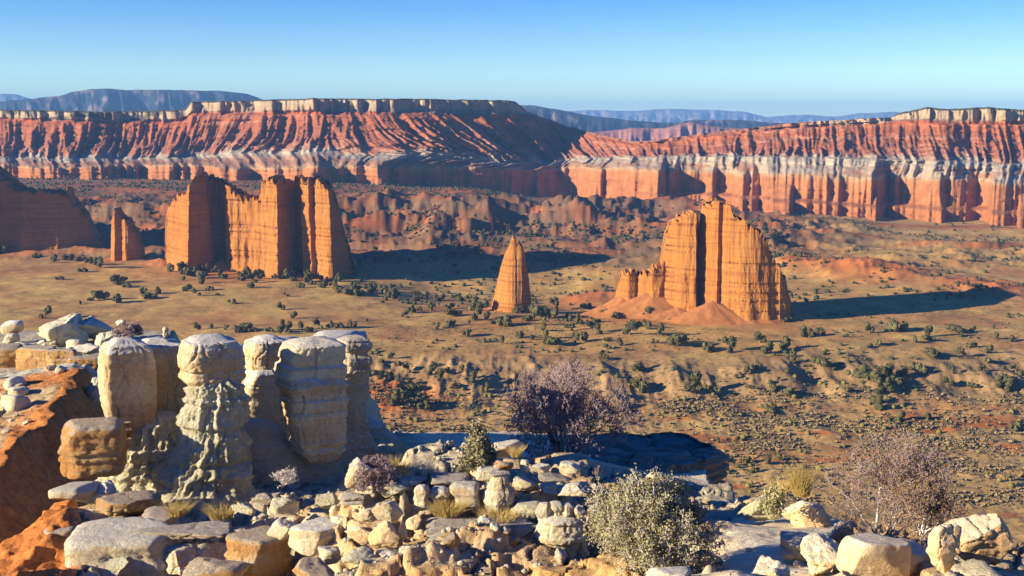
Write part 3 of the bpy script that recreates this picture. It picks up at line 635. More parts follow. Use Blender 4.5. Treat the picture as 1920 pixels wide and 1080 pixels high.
# ------------------------------------------------------------------ rocks
ICO = {}
def ico(n):
    if n not in ICO:
        bm = bmesh.new(); bmesh.ops.create_icosphere(bm, subdivisions=n, radius=1.0)
        ICO[n] = (np.array([v.co[:] for v in bm.verts]), np.array([[v.index for v in f.verts] for f in bm.faces])); bm.free()
    return ICO[n]
def rotz(V, a):
    c, s = math.cos(a), math.sin(a); return np.stack([V[:, 0] * c - V[:, 1] * s, V[:, 0] * s + V[:, 1] * c, V[:, 2]], -1)
def rotaxis(V, ax, a):
    from mathutils import Matrix
    return V @ np.array(Matrix.Rotation(a, 3, Vector(ax))).T
def rockverts(style, size, seed, n=4, yaw=0.0, tilt=0.0):
    V, Fc = ico(n); r_ = np.random.default_rng(seed)
    V = V.copy()
    box = {'round': 3.4, 'smooth': 4.2, 'slab': 4.0, 'angular': 3.0, 'block': 7.0, 'pillar': 3.5}[style]
    V = V / (np.sum(np.abs(V)**box, 1)**(1 / box))[:, None]
    nc = {'round': 12, 'smooth': 7, 'slab': 7, 'angular': 14, 'block': 4, 'pillar': 6}[style]
    for _ in range(nc):
        nn = r_.normal(size=3)
        if style in ('slab', 'pillar', 'block'): nn[2] *= 0.35
        nn /= np.linalg.norm(nn); dd = r_.uniform(0.50, 0.82) if style in ('angular', 'slab', 'round') else r_.uniform(0.75, 1.0)
        if style == 'block': dd = r_.uniform(0.95, 1.15)
        V = V - nn[None] * np.maximum(0, V @ nn - dd)[:, None] * 0.95
    mx = np.abs(V).max(0); V = V / mx
    s = np.array(size) / 2; W = V * s; L_ = s.mean()
    q = W / L_ + r_.uniform(0, 90, 3)
    amp = {'round': 0.15, 'smooth': 0.05, 'slab': 0.10, 'angular': 0.10, 'block': 0.06, 'pillar': 0.14}[style] * L_
    nd = V / np.linalg.norm(V, axis=1)[:, None]
    disp = amp * (fbm(q[:, 0] * 1.3, q[:, 1] * 1.3, q[:, 2] * 1.3, 5, seed, 0.55)) + (style != 'smooth') * 0.035 * L_ * fbm(q[:, 0] * 9, q[:, 1] * 9, q[:, 2] * 12, 3, seed + 7, 0.6)
    if style in ('slab', 'block', 'pillar', 'round'):
        # bedding: recessed and proud beds
        zz = q[:, 2] * s[2] / L_ * 0 + W[:, 2]
        bt = vn(zz / 0.055 + 7, q[:, 0] * 0.25, q[:, 1] * 0.25, seed + 3)
        disp = disp + (0.035 if style != 'round' else 0.018) * np.sign(bt) * np.sqrt(np.abs(bt)) * np.clip(1 - np.abs(nd[:, 2]) * 1.2, 0, 1)
    if style != 'smooth':
        f1, f2, _ = worley(q[:, 0] * 1.2, q[:, 1] * 1.2, q[:, 2] * 1.2, seed)
        disp = disp - 0.10 * L_ * np.exp(-((f2 - f1) / 0.05)**2) * (0.5 if style == 'block' else 1)
    hd = nd.copy(); 
    if style in ('slab', 'block', 'pillar'): hd[:, 2] *= 0.4
    W = W + hd * disp[:, None]
    if tilt: W = rotaxis(W, (r_.uniform(-1, 1), r_.uniform(-1, 1), 0.01), tilt)
    return rotz(W, yaw), Fc
def rock(box, D, style='round', mat='cream', label=None, dep_=0.9, yaw=None, tilt=0.0, n=4, name='boulder', cat='rock', group=None, parent=None, seed=None, sink=0.0):
    x0, y0, x1, y1 = box; seed = int(x0 * 7 + y0 * 13) if seed is None else seed
    if 660 < (x0 + x1) / 2 < 1130 and y1 > 884 and D < 18 and parent is None: D = 12.15 + (1075 - min(y1, 1075)) * 0.0095
    cx, cy, cz = P((x0 + x1) / 2, (y0 + y1) / 2, D); m = D / F * 1.0
    wv = (x1 - x0) * m * 1.08; hgt = (y1 - y0) * m; dv = wv * dep_
    hz = max(0.4 * hgt, (hgt - dv * 0.22) / 0.96)       # take off what the top face adds in height
    yaw = random.uniform(-0.35, 0.35) if yaw is None else yaw
    ex = abs(math.cos(yaw)) + abs(math.sin(yaw)) * dep_ * (0.8 if style in ('block', 'slab') else 0.4); ww = wv / max(ex, 0.7)
    V, Fc = rockverts(style, (ww, ww * dep_, hz + sink), seed, n, yaw, tilt)
    o = link(name, mesh(name, V, Fc, M[mat], style in ('smooth', 'block')), parent)
    o.location = (float(cx), float(cy), float(cz) - sink / 2)
    if parent: o.location = Vector(o.location) - parent.location
    else: tag(o, label, cat, group)
    return o
def lathe(pts, D, seed, mat, name, parent, dep_=0.9, nth=170, nv=90, pw=3.0, amp=0.10, yaw=0.35, pit=0.0, beds=1.0):
    """column: pts = [(py, pxl, pxr)] from top to bottom, with a noncircular section"""
    p = np.array(pts, float); cxs = (p[:, 1] + p[:, 2]) / 2
    X_, Y_, Z_ = P(cxs, p[:, 0], D); rad = (p[:, 2] - p[:, 1]) / 2 * D / F * 1.06
    s = np.linspace(0, 1, len(p)); v = np.linspace(0, 1, nv)
    zz = np.interp(v, s, Z_); xx = np.interp(v, s, X_); rr = np.interp(v, s, rad)
    th = np.linspace(0, 2 * np.pi, nth, endpoint=False)[None]
    c, sn = np.cos(th - yaw), np.sin(th - yaw)
    k = 1 / (np.abs(c)**pw + np.abs(sn)**pw)**(1 / pw)
    rr = rr[:, None]; zz = zz[:, None] + 0 * th; L_ = rr.mean()
    bt = vn(zz / 0.075 + seed, c * 0.3, sn * 0.3, seed)
    nzr = fbm(c * 1.3 + seed, sn * 1.3, zz / L_ * 0.9, 5, seed, 0.55)
    f1, f2, _ = worley(c * k * 1.6 + seed, sn * k * 1.6, zz / L_ * 0.9, seed)
    kk = k / k.max() ** 0.5; fade = sm(0.02, 0.16, v)[:, None]
    r = rr * kk * (1 + amp * 1.5 * nzr) + 0.030 * beds * np.sign(bt) * np.abs(bt)**0.5 - 0.035 * L_ * np.exp(-((f2 - f1) / 0.04)**2) * fade
    for q in range(3):
        t0 = -np.pi / 2 + (q - 1) * 0.75 + 0.5 * math.sin(seed * 3.1 + q * 2.3); dth = th - np.pi * 2 - t0 - 0.22 * vn(zz / L_ * 1.3, 0 * zz, q, seed + 20) 
        dth = (dth + np.pi) % (2 * np.pi) - np.pi
        r = r - fade * min(0.05, 0.12 * L_) * np.exp(-(dth / 0.035)**2) * sm(-0.35, 0.1, vn(zz / L_ * 0.8, 0 * zz, q + 5, seed + 21))
    r = r + 0.012 * fbm(c * rr * 22, sn * rr * 22, zz * 26, 3, seed + 31)
    if pit:
        w1, w2, _ = worley(c * rr * 10 + 3, sn * rr * 10, zz * 3.0, seed + 4)
        r = r + pit * (np.clip(w1, 0, 1) - 0.5) * 0.7 + pit * 0.9 * fbm(c * rr * 16, sn * rr * 16, zz * 5, 4, seed + 6, 0.7) + 0.012 * np.sign(bt) + pit * 0.8 * ridge(c * rr * 6, sn * rr * 6, zz * 0.9, 3, seed + 8)
    cc, s2 = np.cos(th), np.sin(th)
    Xc = xx[:, None] + r * cc; Yc = D + r * s2 * dep_
    V = np.stack([Xc, Yc, zz], -1)
    top = V[:1] * 1.0; ctr = np.array([xx[0], D, zz[0, 0]]); rings = []
    for q, up in ((0.02, 0.10), (0.35, 0.095), (0.65, 0.075), (0.88, 0.035)):
        t = ctr + (top[0] - ctr) * q; t[:, 2] = zz[0, 0] + up * L_ * 1.6 + 0.02 * fbm(t[:, 0] * 4, t[:, 1] * 4, 0, 3, seed); rings.append(t)
    V = np.concatenate([np.array(rings), V]); n_, m_ = V.shape[:2]
    Fq = gridf(n_, m_, True)[:, ::-1]
    V = V.reshape(-1, 3)
    if parent: V = V - np.array(parent.location)
    return link(name, mesh(name, V, Fq, M[mat], True), parent)
def hd(label, px, py, D, name='hoodoo', cat='hoodoo'):
    x, y, z = P(px, py, D); return empty(name, (float(x), float(y), float(z)), label, cat)

# --- the row of hoodoos
h = hd('massive split block hoodoo at the left end of the pale row, grey top', 265, 940, 18.2)
lathe([(640,206,262),(644,196,274),(656,188,284),(690,185,290),(740,189,292),(768,194,290),(772,196,288),(790,200,288),(800,206,284)], 18.0, 31, 'hoodoo', 'cap_block', h, 0.95, pw=11, amp=0.025, yaw=0.5, beds=0.25)
lathe([(640,262,318),(644,252,342),(656,256,352),(700,262,356),(750,266,356),(800,268,354),(850,268,350)], 18.7, 32, 'hoodoo', 'cap_block', h, 0.9, pw=11, amp=0.03, yaw=0.5, beds=0.25)
lathe([(790,206,246),(800,204,250),(826,206,250),(834,210,248)], 17.7, 33, 'yellow', 'rock_plinth', h, 0.9, pw=7, amp=0.03, yaw=0.4)
lathe([(785,250,330),(800,226,338),(840,212,348),(880,200,356),(920,186,366),(960,170,384),(990,160,390)], 18.1, 34, 'pale', 'fluted_skirt', h, 0.8, 180, 120, 2.6, 0.16, 0.2, 0.10)
h = hd('two-tiered mushroom hoodoo with a grey domed cap and pitted pale stem', 400, 940, 17.8)
lathe([(636,352,430),(638,345,440),(650,340,448),(668,336,455),(684,337,457),(690,344,452),(692,344,450)], 17.8, 41, 'hoodoo', 'cap', h, 0.95, pw=4.5, amp=0.06, yaw=0.5, beds=0.4)
lathe([(688,345,448),(693,340,455),(706,340,454),(716,350,446),(722,358,440)], 17.8, 42, 'hoodoo', 'lower_cap', h, 0.95, 128, 40, 4, 0.06, 0.5, 0, 0.4)
lathe([(716,364,440),(726,356,448),(745,358,450),(775,350,448),(810,346,448),(840,336,452),(870,312,456),(900,292,462),(930,276,468),(965,262,476),(990,250,480)], 17.6, 43, 'pale', 'stem', h, 0.8, 180, 150, 2.8, 0.15, 0.5, 0.11)
h = hd('brown shaded hoodoo set back behind the mushroom hoodoo', 495, 860, 20.2)
lathe([(634,474,524),(638,462,536),(652,458,542),(680,460,536),(700,468,530),(704,470,528)], 20.4, 51, 'hoodoo', 'cap', h, 0.9, pw=3.5, amp=0.06, yaw=0.6, beds=0.5)
lathe([(698,462,532),(720,444,536),(770,440,542),(830,436,548),(880,432,560),(930,426,580)], 20.2, 52, 'hoodoo', 'stem', h, 0.9, 128, 110, 8, 0.05, 0.6, 0, 0.3)
h = hd('flat-capped hoodoo with an overhanging left lip and sunlit honeycombed edge', 590, 870, 18.4)
lathe([(642,540,638),(644,534,641),(652,528,642),(664,526,642),(690,523,642),(700,518,640),(705,526,638),(708,540,634)], 18.6, 61, 'cream', 'cap', h, 0.85, pw=9, amp=0.05, yaw=0.42, beds=1.2)
lathe([(704,534,634),(712,524,640),(728,526,642),(746,532,644),(770,534,644),(800,538,646),(830,546,644),(848,556,640),(862,576,628),(868,590,616)], 18.5, 62, 'hoodoo', 'stem', h, 0.85, 180, 130, 9, 0.06, 0.50, 0.045, 0.4)
h = hd('notched narrow hoodoo at the right end of the pale row', 668, 870, 19.4)
lathe([(634,640,688),(636,634,692),(650,634,692),(660,642,688),(676,640,694),(688,640,694),(696,640,690)], 19.6, 71, 'slab', 'cap', h, 0.8, pw=8, amp=0.07, yaw=0.5, beds=1.2)
lathe([(690,626,690),(720,618,688),(760,612,686),(800,606,688),(830,600,700),(870,590,716)], 19.8, 72, 'hoodoo', 'stem', h, 0.9, 128, 110, 8, 0.06, 0.5, 0, 0.4)
h = hd('low shaded rock buttress sloping right from the foot of the hoodoo row', 690, 880, 20.6, 'rock_buttress', 'rock')
lathe([(786,640,700),(800,630,722),(820,600,748),(850,560,764),(890,520,780)], 20.9, 75, 'pale', 'buttress', h, 0.7, 128, 60, 2.6, 0.10, 0.3, 0.05)
lathe([(836,470,560),(850,440,600),(880,430,640),(920,420,650)], 20.0, 76, 'hoodoo', 'buttress', h, 0.5, 128, 50, 3, 0.08, 0.2)

h = hd('broad crumbling pale base under the whole hoodoo row', 430, 950, 18.6, 'rock_ledge', 'rock')
lathe([(812,330,540),(830,300,580),(860,270,620),(900,240,650),(950,215,668),(990,200,680)], 18.9, 96, 'pale', 'rock_skirt', h, 0.35, 200, 90, 3, 0.14, 0.05, 0.09)
# --- listed rocks: (x0,y0,x1,y1), D, style, material, label, kwargs
RK = [
 ((112,778,236,900),17.0,'block','yellow','big layered orange block under the split hoodoo',dict(dep_=0.8,n=5,yaw=0.25)),
 ((98,896,182,946),16.2,'smooth','cream','rounded white slab jutting left over the orange slope',dict(dep_=0.9,yaw=0.1)),
 ((145,885,235,960),16.4,'round','cream','cream rock under the big layered orange block',dict(dep_=0.8,n=5)),
 ((80,976,150,1034),15.0,'block','slab','split grey-cream slab jutting out over the orange dirt, lower left',dict(dep_=1.1,yaw=0.2,tilt=0.08)),
 ((130,968,340,1100),14.2,'block','cream','wide weathered cream ledge block at lower left',dict(dep_=0.8,n=5,yaw=0.15)),
 ((118,1010,260,1130),13.8,'round','pale','crumbly pale rock at the foot of the lower left ledge',dict(dep_=0.8,n=5)),
 ((160,918,300,985),15.8,'slab','yellow','yellow-orange slab below the fluted skirt',dict(dep_=0.7,n=5)),
 ((240,945,350,985),15.4,'slab','slab','thin flaking grey slab above the long grey slab',dict(dep_=0.9)),
 ((256,974,440,1014),14.2,'slab','slab','long dark grey lens-shaped slab at lower left',dict(dep_=0.55,n=5,yaw=0.05)),
 ((265,1006,430,1090),14.0,'round','cream','cream mass carrying the long grey slab',dict(dep_=0.7,n=5)),
 ((330,1030,470,1110),13.0,'angular','yellow','orange angular rock at the bottom edge, left',dict(dep_=0.8)),
 ((425,985,545,1110),13.6,'block','yellow','layered brown block in shade left of the white boulder',dict(dep_=0.9,n=5,yaw=0.7)),
 ((505,966,556,1014),13.6,'angular','cream','bright white angular boulder perched at lower centre left',dict(dep_=0.8)),
 ((540,970,648,1040),13.4,'block','hoodoo','large cracked block in shadow right of the white boulder',dict(dep_=0.9,yaw=0.7,n=5)),
 ((510,925,560,972),14.6,'round','pale','rounded rock right of the shaded gap with a thin slab on it',dict(dep_=0.9)),
 ((478,920,520,950),15.0,'slab','slab','tilted flaky slab below the hoodoo row',dict(dep_=0.9,tilt=0.4)),
 ((436,935,480,970),14.8,'round','pale','crumbling pale rock below the mushroom hoodoo',dict(dep_=0.9)),
 ((632,848,716,922),17.0,'round','cream','big rounded boulder beside the purple twig bush',dict(dep_=0.8,n=5)),
 ((592,918,640,962),15.2,'round','pale','knobbly pale rock below the big rounded boulder',dict(dep_=0.8)),
 ((636,922,694,948),15.2,'slab','cream','flat pale rock with a scalloped edge below the big rounded boulder',dict(dep_=0.8)),
 ((618,944,652,984),14.4,'pillar','cream','short upright pale rock among the rubble',dict(dep_=0.8)),
 ((644,976,696,1026),12.9,'angular','smooth','smooth five-sided slab face in the central rubble',dict(dep_=0.35,tilt=0.15)),
 ((688,966,752,1034),12.7,'angular','smooth','pointed triangular slab leaning in the central rubble',dict(dep_=0.35,tilt=0.2)),
 ((622,960,672,992),13.5,'round','cream','rounded rock half in shade behind the five-sided slab',dict(dep_=0.8)),
 ((670,948,706,986),13.7,'angular','cream','chunky pale rock behind the triangular slab',dict(dep_=0.8)),
 ((696,930,756,988),14.0,'angular','cream','wedge-shaped boulder with a dark underside in the central rubble',dict(dep_=0.8)),
 ((760,960,792,1000),13.4,'angular','smooth','small bright wedge rock right of the triangular slab',dict(dep_=0.7)),
 ((742,972,765,1030),12.8,'angular','cream','narrow upright splinter beside the triangular slab',dict(dep_=0.5)),
 ((784,966,1010,1008),13.2,'slab','slab','long flat grey ledge slab at bottom centre',dict(dep_=0.5,n=5,yaw=0.0)),
 ((800,998,900,1045),12.6,'round','pale','pale crumbly rock under the long flat ledge slab',dict(dep_=0.7,n=5)),
 ((898,990,1008,1022),12.4,'slab','slab','thick grey cap slab over the bottom centre alcove',dict(dep_=0.6,n=5,yaw=0.05)),
 ((905,1012,972,1052),12.4,'round','pale','rounded pale support under the thick cap slab',dict(dep_=0.7)),
 ((968,1012,1008,1044),12.2,'round','cream','round boulder under the right end of the cap slab',dict(dep_=0.8)),
 ((776,905,806,966),14.9,'pillar','cream','short pale pillar left of the round-topped one',dict(dep_=0.9)),
 ((802,908,846,958),14.7,'pillar','cream','round-topped pale pillar with a dark seam',dict(dep_=0.9)),
 ((842,898,904,958),15.0,'pillar','cream','broad round-bellied pale rock behind the golden grass',dict(dep_=0.8)),
 ((696,900,772,936),15.6,'round','pale','low pale hummock right of the purple twig bush',dict(dep_=0.8)),
 ((742,888,800,914),16.4,'round','pale','small low pale dome behind the short pillars',dict(dep_=0.8)),
 ((800,884,884,912),16.6,'slab','slab','flat grey rock behind the round-topped pillar',dict(dep_=0.8)),
 ((916,822,986,862),18.6,'slab','cream','smooth cream slab tilted below the purple shrub',dict(dep_=0.8,tilt=0.12)),
 ((912,856,962,892),17.8,'round','yellow','rounded tan rock under the tilted cream slab',dict(dep_=0.8)),
 ((894,872,940,902),16.9,'round','cream','pale rock right of the grey-green shrub',dict(dep_=0.8)),
 ((972,860,994,888),17.8,'pillar','cream','tiny upright pale knob near the dark shade',dict(dep_=0.8)),
 ((988,862,1032,892),17.6,'round','cream','lumpy pale rock at the edge of the dark shade',dict(dep_=0.8)),
 ((1046,862,1088,890),17.8,'smooth','cream','bright oval stone lying in the dark shade',dict(dep_=0.8)),
 ((1000,882,1070,906),16.8,'slab','slab','flat grey-cream slab at the edge of the dark shade',dict(dep_=0.8)),
 ((956,888,1000,922),16.4,'slab','cream','tilted slab right of the cone rock',dict(dep_=0.7,tilt=0.25)),
 ((1008,900,1058,936),15.6,'round','cream','rounded block above the knobbly three-headed rock',dict(dep_=0.9)),
 ((1040,896,1122,944),15.8,'angular','cream','cluster of fractured pale blocks behind the three-headed rock',dict(dep_=0.8,n=5)),
 ((1100,905,1124,945),15.4,'pillar','cream','upright block at the right end of the fractured cluster',dict(dep_=0.8)),
 ((960,936,1014,972),14.4,'round','pale','low mossy-looking pale mound right of the cone rock',dict(dep_=0.8)),
 ((1096,940,1146,1020),12.8,'smooth','smooth','smooth upright cream boulder half behind the grey-green bush',dict(dep_=0.7)),
 ((1210,882,1252,932),16.4,'pillar','smooth','pale boulder with a pink lichen top behind the big bush',dict(dep_=0.8)),
 ((1056,1005,1108,1048),11.8,'slab','smooth','flat tan slab tilted right of the three-headed rock',dict(dep_=0.8,tilt=0.2)),
 ((1050,1040,1110,1066),11.2,'angular','yellow','small orange rocks left of the big bush foot',dict(dep_=0.8)),
 ((900,1046,952,1110),11.0,'block','yellow','orange brick-like block at the bottom edge, left of its twin',dict(dep_=0.9,yaw=0.1)),
 ((950,1044,996,1110),11.0,'block','yellow','orange brick-like block at the bottom edge under the cap slab',dict(dep_=0.9,yaw=-0.1)),
 ((996,1058,1046,1100),10.6,'block','yellow','low orange block right of the brick-like pair',dict(dep_=0.9,yaw=0.1)),
 ((860,1052,896,1110),11.1,'round','yellow','rounded orange column stub at the bottom edge',dict(dep_=0.9)),
 ((720,1046,800,1110),11.3,'block','yellow','orange layered block at the bottom edge, below the triangular slab',dict(dep_=0.9,yaw=0.15)),
 ((800,1050,862,1110),11.2,'block','yellow','squarish orange block at the bottom edge, centre',dict(dep_=0.9,yaw=-0.1)),
 ((640,1050,724,1110),11.5,'angular','yellow','tan angular block at the bottom edge, left of centre',dict(dep_=0.9)),
 ((540,1042,640,1110),12.0,'angular','yellow','brown block in the shaded notch at the bottom edge',dict(dep_=0.9)),
 ((585,1012,640,1062),12.4,'round','cream','rounded lip of cream rock below the cracked shaded block',dict(dep_=0.9)),
 ((636,1022,700,1064),12.1,'round','pale','knobbly rubble rock below the five-sided slab',dict(dep_=0.8)),
 ((700,1028,770,1056),12.0,'angular','cream','rubble rock with a thin edge below the triangular slab',dict(dep_=0.8)),
 ((748,1022,800,1058),11.9,'slab','cream','thin broken slab beside the bottom alcove',dict(dep_=0.8,tilt=0.15)),
 ((840,1018,900,1056),11.8,'angular','pale','small white spiky rock at bottom centre',dict(dep_=0.7)),
 ((1576,984,1700,1112),9.7,'smooth','smooth','big smooth orange-tan boulder at lower right',dict(dep_=0.75,n=5,yaw=0.35)),
 ((1640,1000,1742,1110),9.9,'smooth','smooth','rounded brown side of the boulder pair, turned to the shade',dict(dep_=0.8,n=5,yaw=0.5)),
 ((1738,976,1808,1110),9.3,'round','smooth','upright egg-shaped boulder between the two big ones',dict(dep_=0.7,n=5,yaw=0.6)),
 ((1770,946,1902,1072),10.2,'angular','smooth','large bright angular boulder at the right edge',dict(dep_=0.75,n=5,yaw=0.3,seed=27)),
 ((1500,1000,1590,1085),10.3,'round','smooth','cream rock tapering left of the orange-tan boulder',dict(dep_=0.8,n=5)),
 ((1452,998,1530,1050),10.9,'slab','cream','layered cream ledge pointing left beside the sand',dict(dep_=0.8,n=5,tilt=0.1)),
 ((1404,1042,1486,1104),9.2,'round','smooth','low dome-shaped tan rock on the sand at the bottom',dict(dep_=0.9,n=5)),
 ((1215,1058,1300,1110),8.9,'smooth','cream','white rounded rock at the bottom edge under the big bush',dict(dep_=0.8,n=5)),
 ((1385,922,1490,992),14.2,'round','pale','wavy eroded white rim rock in front of the straw grass',dict(dep_=0.6,n=5,tilt=0.1)),
 ((1470,925,1560,1000),13.8,'round','smooth','white rim rock with a shaded hollow left of the right-hand bush',dict(dep_=0.7,n=5)),
 ((1545,975,1600,1030),12.0,'round','cream','small cream rock at the foot of the right-hand bush',dict(dep_=0.8)),
 # across the gully
 ((68,580,165,665),55,'round','pale','pale eroded dome on the far spur, left half',dict(dep_=1.0,n=5)),
 ((125,577,215,650),56,'round','pale','pale eroded dome on the far spur, higher right half',dict(dep_=1.0,n=5)),
 ((5,598,42,630),56,'smooth','hoodoo','little mushroom rock at the left edge on the far spur',dict(dep_=0.9)),
 ((8,622,34,652),55.6,'pillar','cream','short foot of the little mushroom rock at the left edge',dict(dep_=0.9)),
 ((216,596,234,614),55,'round','cream','small round stone on the right end of the pale dome',dict(dep_=1)),
 ((305,612,316,634),45,'pillar','cream','tiny standing stone peeping over the split hoodoo',dict(dep_=1)),
 ((-60,640,48,720),49.5,'block','yellow','orange cliff block at the far left edge across the gully',dict(dep_=0.6,n=5,yaw=0.2)),
 ((36,645,110,702),48.5,'block','yellow','yellow sunlit cliff block across the gully, left part',dict(dep_=0.6,n=5,yaw=-0.1)),
 ((90,652,142,702),48,'block','yellow','yellow sunlit cliff block across the gully, middle part',dict(dep_=0.6,n=5,yaw=0.1)),
 ((130,664,192,716),46.5,'block','yellow','small-jointed yellow cliff block close behind the split hoodoo',dict(dep_=0.6,n=5,yaw=0.15)),
 ((160,705,200,775),42,'round','pale','grey-white knob above the dark gully',dict(dep_=0.9,n=5)),
 ((140,640,200,672),50,'round','cream','cream rubble rock at the foot of the pale dome',dict(dep_=0.9)),
 ((175,612,235,660),52,'round','pale','broken pale rocks right of the dome, behind the split hoodoo',dict(dep_=0.9,n=5)),
]
for i_, (box, D, style, mat, lab, kw) in enumerate(RK):
    if style == 'round' and 560 < (box[0] + box[2]) / 2 < 1130 and 'round' not in lab and 'dome' not in lab: style = ('slab', 'angular', 'block')[i_ % 3]
    rock(box, D, style, mat, lab, **kw)
# two composed rocks with heads and body
e = hd('bulky three-headed pale rock like a vase, in the centre foreground', 1050, 1040, 13.2, 'boulder', 'rock')
lathe([(966,1020,1080),(974,1008,1092),(990,1002,1096),(1010,1006,1092),(1030,1012,1082),(1050,1020,1074)], 12.4, 81, 'cream', 'body', e, 0.9, 128, 80, 2.4, 0.08, 0.2)
for k_, (b_) in enumerate([(1008,938,1034,976), (1030,936,1056,982), (1052,940,1076,980), (1074,944,1096,990)]): rock(b_, 12.35, 'pillar', 'cream', parent=e, name='rock_head', dep_=1.0, seed=900 + k_)
e = hd('cone-shaped pale rock with a flat cap, centre foreground', 935, 968, 14.7, 'boulder', 'rock')
lathe([(888,922,950),(896,918,956),(915,912,960),(940,906,962),(960,904,962),(975,902,964)], 13.2, 83, 'cream', 'body', e, 0.9, 128, 80, 2.3, 0.09, 0.2)
rock((918, 878, 956, 896), 13.2, 'slab', 'slab', parent=e, name='cap', dep_=0.9)
# big shaded ledge block
h = hd('brown rock wall closing gaps behind hoodoos, deepened to shadow the ledge', 520, 860, 25, 'rock_wall', 'rock')  # fills the hoodoo gaps; extra mass added behind to cast shadow on the ledge
lathe([(664,356,470),(668,344,480),(700,340,484),(780,336,486),(860,330,490),(900,320,500)], 24.5, 91, 'hoodoo', 'shadow_wall_block', h, 1.6, 128, 90, 9, 0.05, 0.1, 0, 0.3)
lathe([(648,462,560),(652,452,570),(690,448,574),(780,446,580),(860,440,584),(900,430,590)], 26, 92, 'hoodoo', 'shadow_wall_block', h, 1.9, 128, 90, 9, 0.05, 0.0, 0, 0.3)
lathe([(646,570,668),(650,560,676),(690,556,678),(780,552,680),(820,540,700),(880,530,720)], 24.2, 93, 'hoodoo', 'shadow_wall_block', h, 3.4, 128, 90, 9, 0.05, 0.0, 0, 0.3)
e = hd('broad flat ledge block lying in deep shadow behind the centre rocks', 1240, 900, 25.5, 'ledge_block', 'rock ledge')
x0 = P(1128, 860, 22.0); 
def slabmesh(pts, ztop, zbot, mat, name, parent, seed, inset=0.1):
    pts = np.array(pts, float); n = 40; seg = []
    for i in range(len(pts)):
        a_, b_ = pts[i], pts[(i + 1) % len(pts)]
        for t in np.linspace(0, 1, n, endpoint=False): seg.append(a_ * (1 - t) + b_ * t)
    seg = np.array(seg); c = seg.mean(0); nv_ = 26
    Vs = []
    vs = np.linspace(0, 1, nv_)
    for q in np.concatenate([[0.02], np.linspace(0.06, 0.98, 40)]):
        r_ = c + (seg - c) * q; w1_, w2_, wi_ = worley(r_[:, 0] * 0.9, r_[:, 1] * 1.3, 0.5, seed + 4)
        st_ = np.floor((fbm(r_[:, 0] * 0.5, r_[:, 1] * 0.7, 0, 4, seed + 2)) * 5) * 0.07
        Vs.append(np.stack([r_[:, 0], r_[:, 1], ztop - 0.05 + st_ + 0.09 * (wi_ - 0.5) - 0.10 * np.exp(-((w2_ - w1_) / 0.06)**2) + 0.05 * fbm(r_[:, 0] * 4, r_[:, 1] * 4, 0, 4, seed)], -1))
    for v in vs:
        z_ = ztop - 0.06 - (ztop - zbot) * v
        nn = (seg - c) / np.linalg.norm(seg - c, axis=1)[:, None]
        dd = 0.42 * fbm(seg[:, 0] * 1.3, seg[:, 1] * 1.3, z_ * 0.5 + 0 * seg[:, 0], 4, seed) + 0.07 * np.sign(math.sin(z_ * 31 + seed)) - 0.18 * v
        q = seg + nn * dd[:, None]; Vs.append(np.stack([q[:, 0], q[:, 1], 0 * q[:, 0] + z_], -1))
    V = np.array(Vs); Fq = gridf(V.shape[0], V.shape[1], True)[:, ::-1]
    return link(name, mesh(name, V.reshape(-1, 3) - np.array(parent.location), Fq, M[mat], True), parent)
zt_ = float(P(1240, 872, 25)[2])
def gl(px, py): x_, y_ = G(px, py, zt_); return (float(x_), float(y_))
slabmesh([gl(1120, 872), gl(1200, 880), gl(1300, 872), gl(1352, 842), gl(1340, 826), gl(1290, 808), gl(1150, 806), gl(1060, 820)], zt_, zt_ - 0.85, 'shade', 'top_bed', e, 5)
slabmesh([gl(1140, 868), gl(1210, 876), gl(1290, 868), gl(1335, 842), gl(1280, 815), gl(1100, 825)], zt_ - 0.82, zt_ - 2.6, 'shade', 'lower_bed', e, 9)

# --- rubble: individual stones over the ledge and the spur slope
gr_ = np.random.default_rng(77); n_ = 4200
gu_ = gr_.uniform(150, 1130, n_); gD = gr_.uniform(11.4, 18, n_); gX = (gu_ - 960) / F * gD
iv_, if_ = ico(1); cv = iv_ * (1 + 0.4 * fbm(iv_[:, 0] * 2, iv_[:, 1] * 2, iv_[:, 2] * 2, 2, 9))[:, None] * np.array([0.5, 0.4, 0.28])
gs = 0.02 + 0.09 * gr_.random(n_)**5; ga = gr_.uniform(0, 6.28, n_); cz_g = zg(gX, gD)
Vg = np.stack([(cv[None, :, 0] * np.cos(ga)[:, None] - cv[None, :, 1] * np.sin(ga)[:, None]) * gs[:, None] + gX[:, None], (cv[None, :, 0] * np.sin(ga)[:, None] + cv[None, :, 1] * np.cos(ga)[:, None]) * gs[:, None] + gD[:, None], cv[None, :, 2] * gs[:, None] + cz_g[:, None] + 0.005], -1)
tag(link('gravel', mesh('gravel', Vg.reshape(-1, 3), ((np.arange(n_) * len(cv))[:, None, None] + if_[None]).reshape(-1, 3), M['cream'], False)), 'pale stone chips and grit lying between the rocks of the ledge', kind='stuff')
bases = {}
for mt in ('cream', 'pale', 'yellow', 'smooth'):
    for k_ in range(5):
        V, Fc = rockverts(['angular', 'angular', 'slab', 'angular', 'block'][k_], (1, 0.85, 0.65 if k_ != 2 else 0.3), 1200 + k_ * 7 + len(mt), 3)
        bases[mt, k_] = mesh('stone', V, Fc, M[mt], k_ != 0)
ROCKS = [(o_.location.x, o_.location.y, o_['label']) for o_ in col.objects if o_.get('category') in ('rock', 'hoodoo') and o_.get('label')]
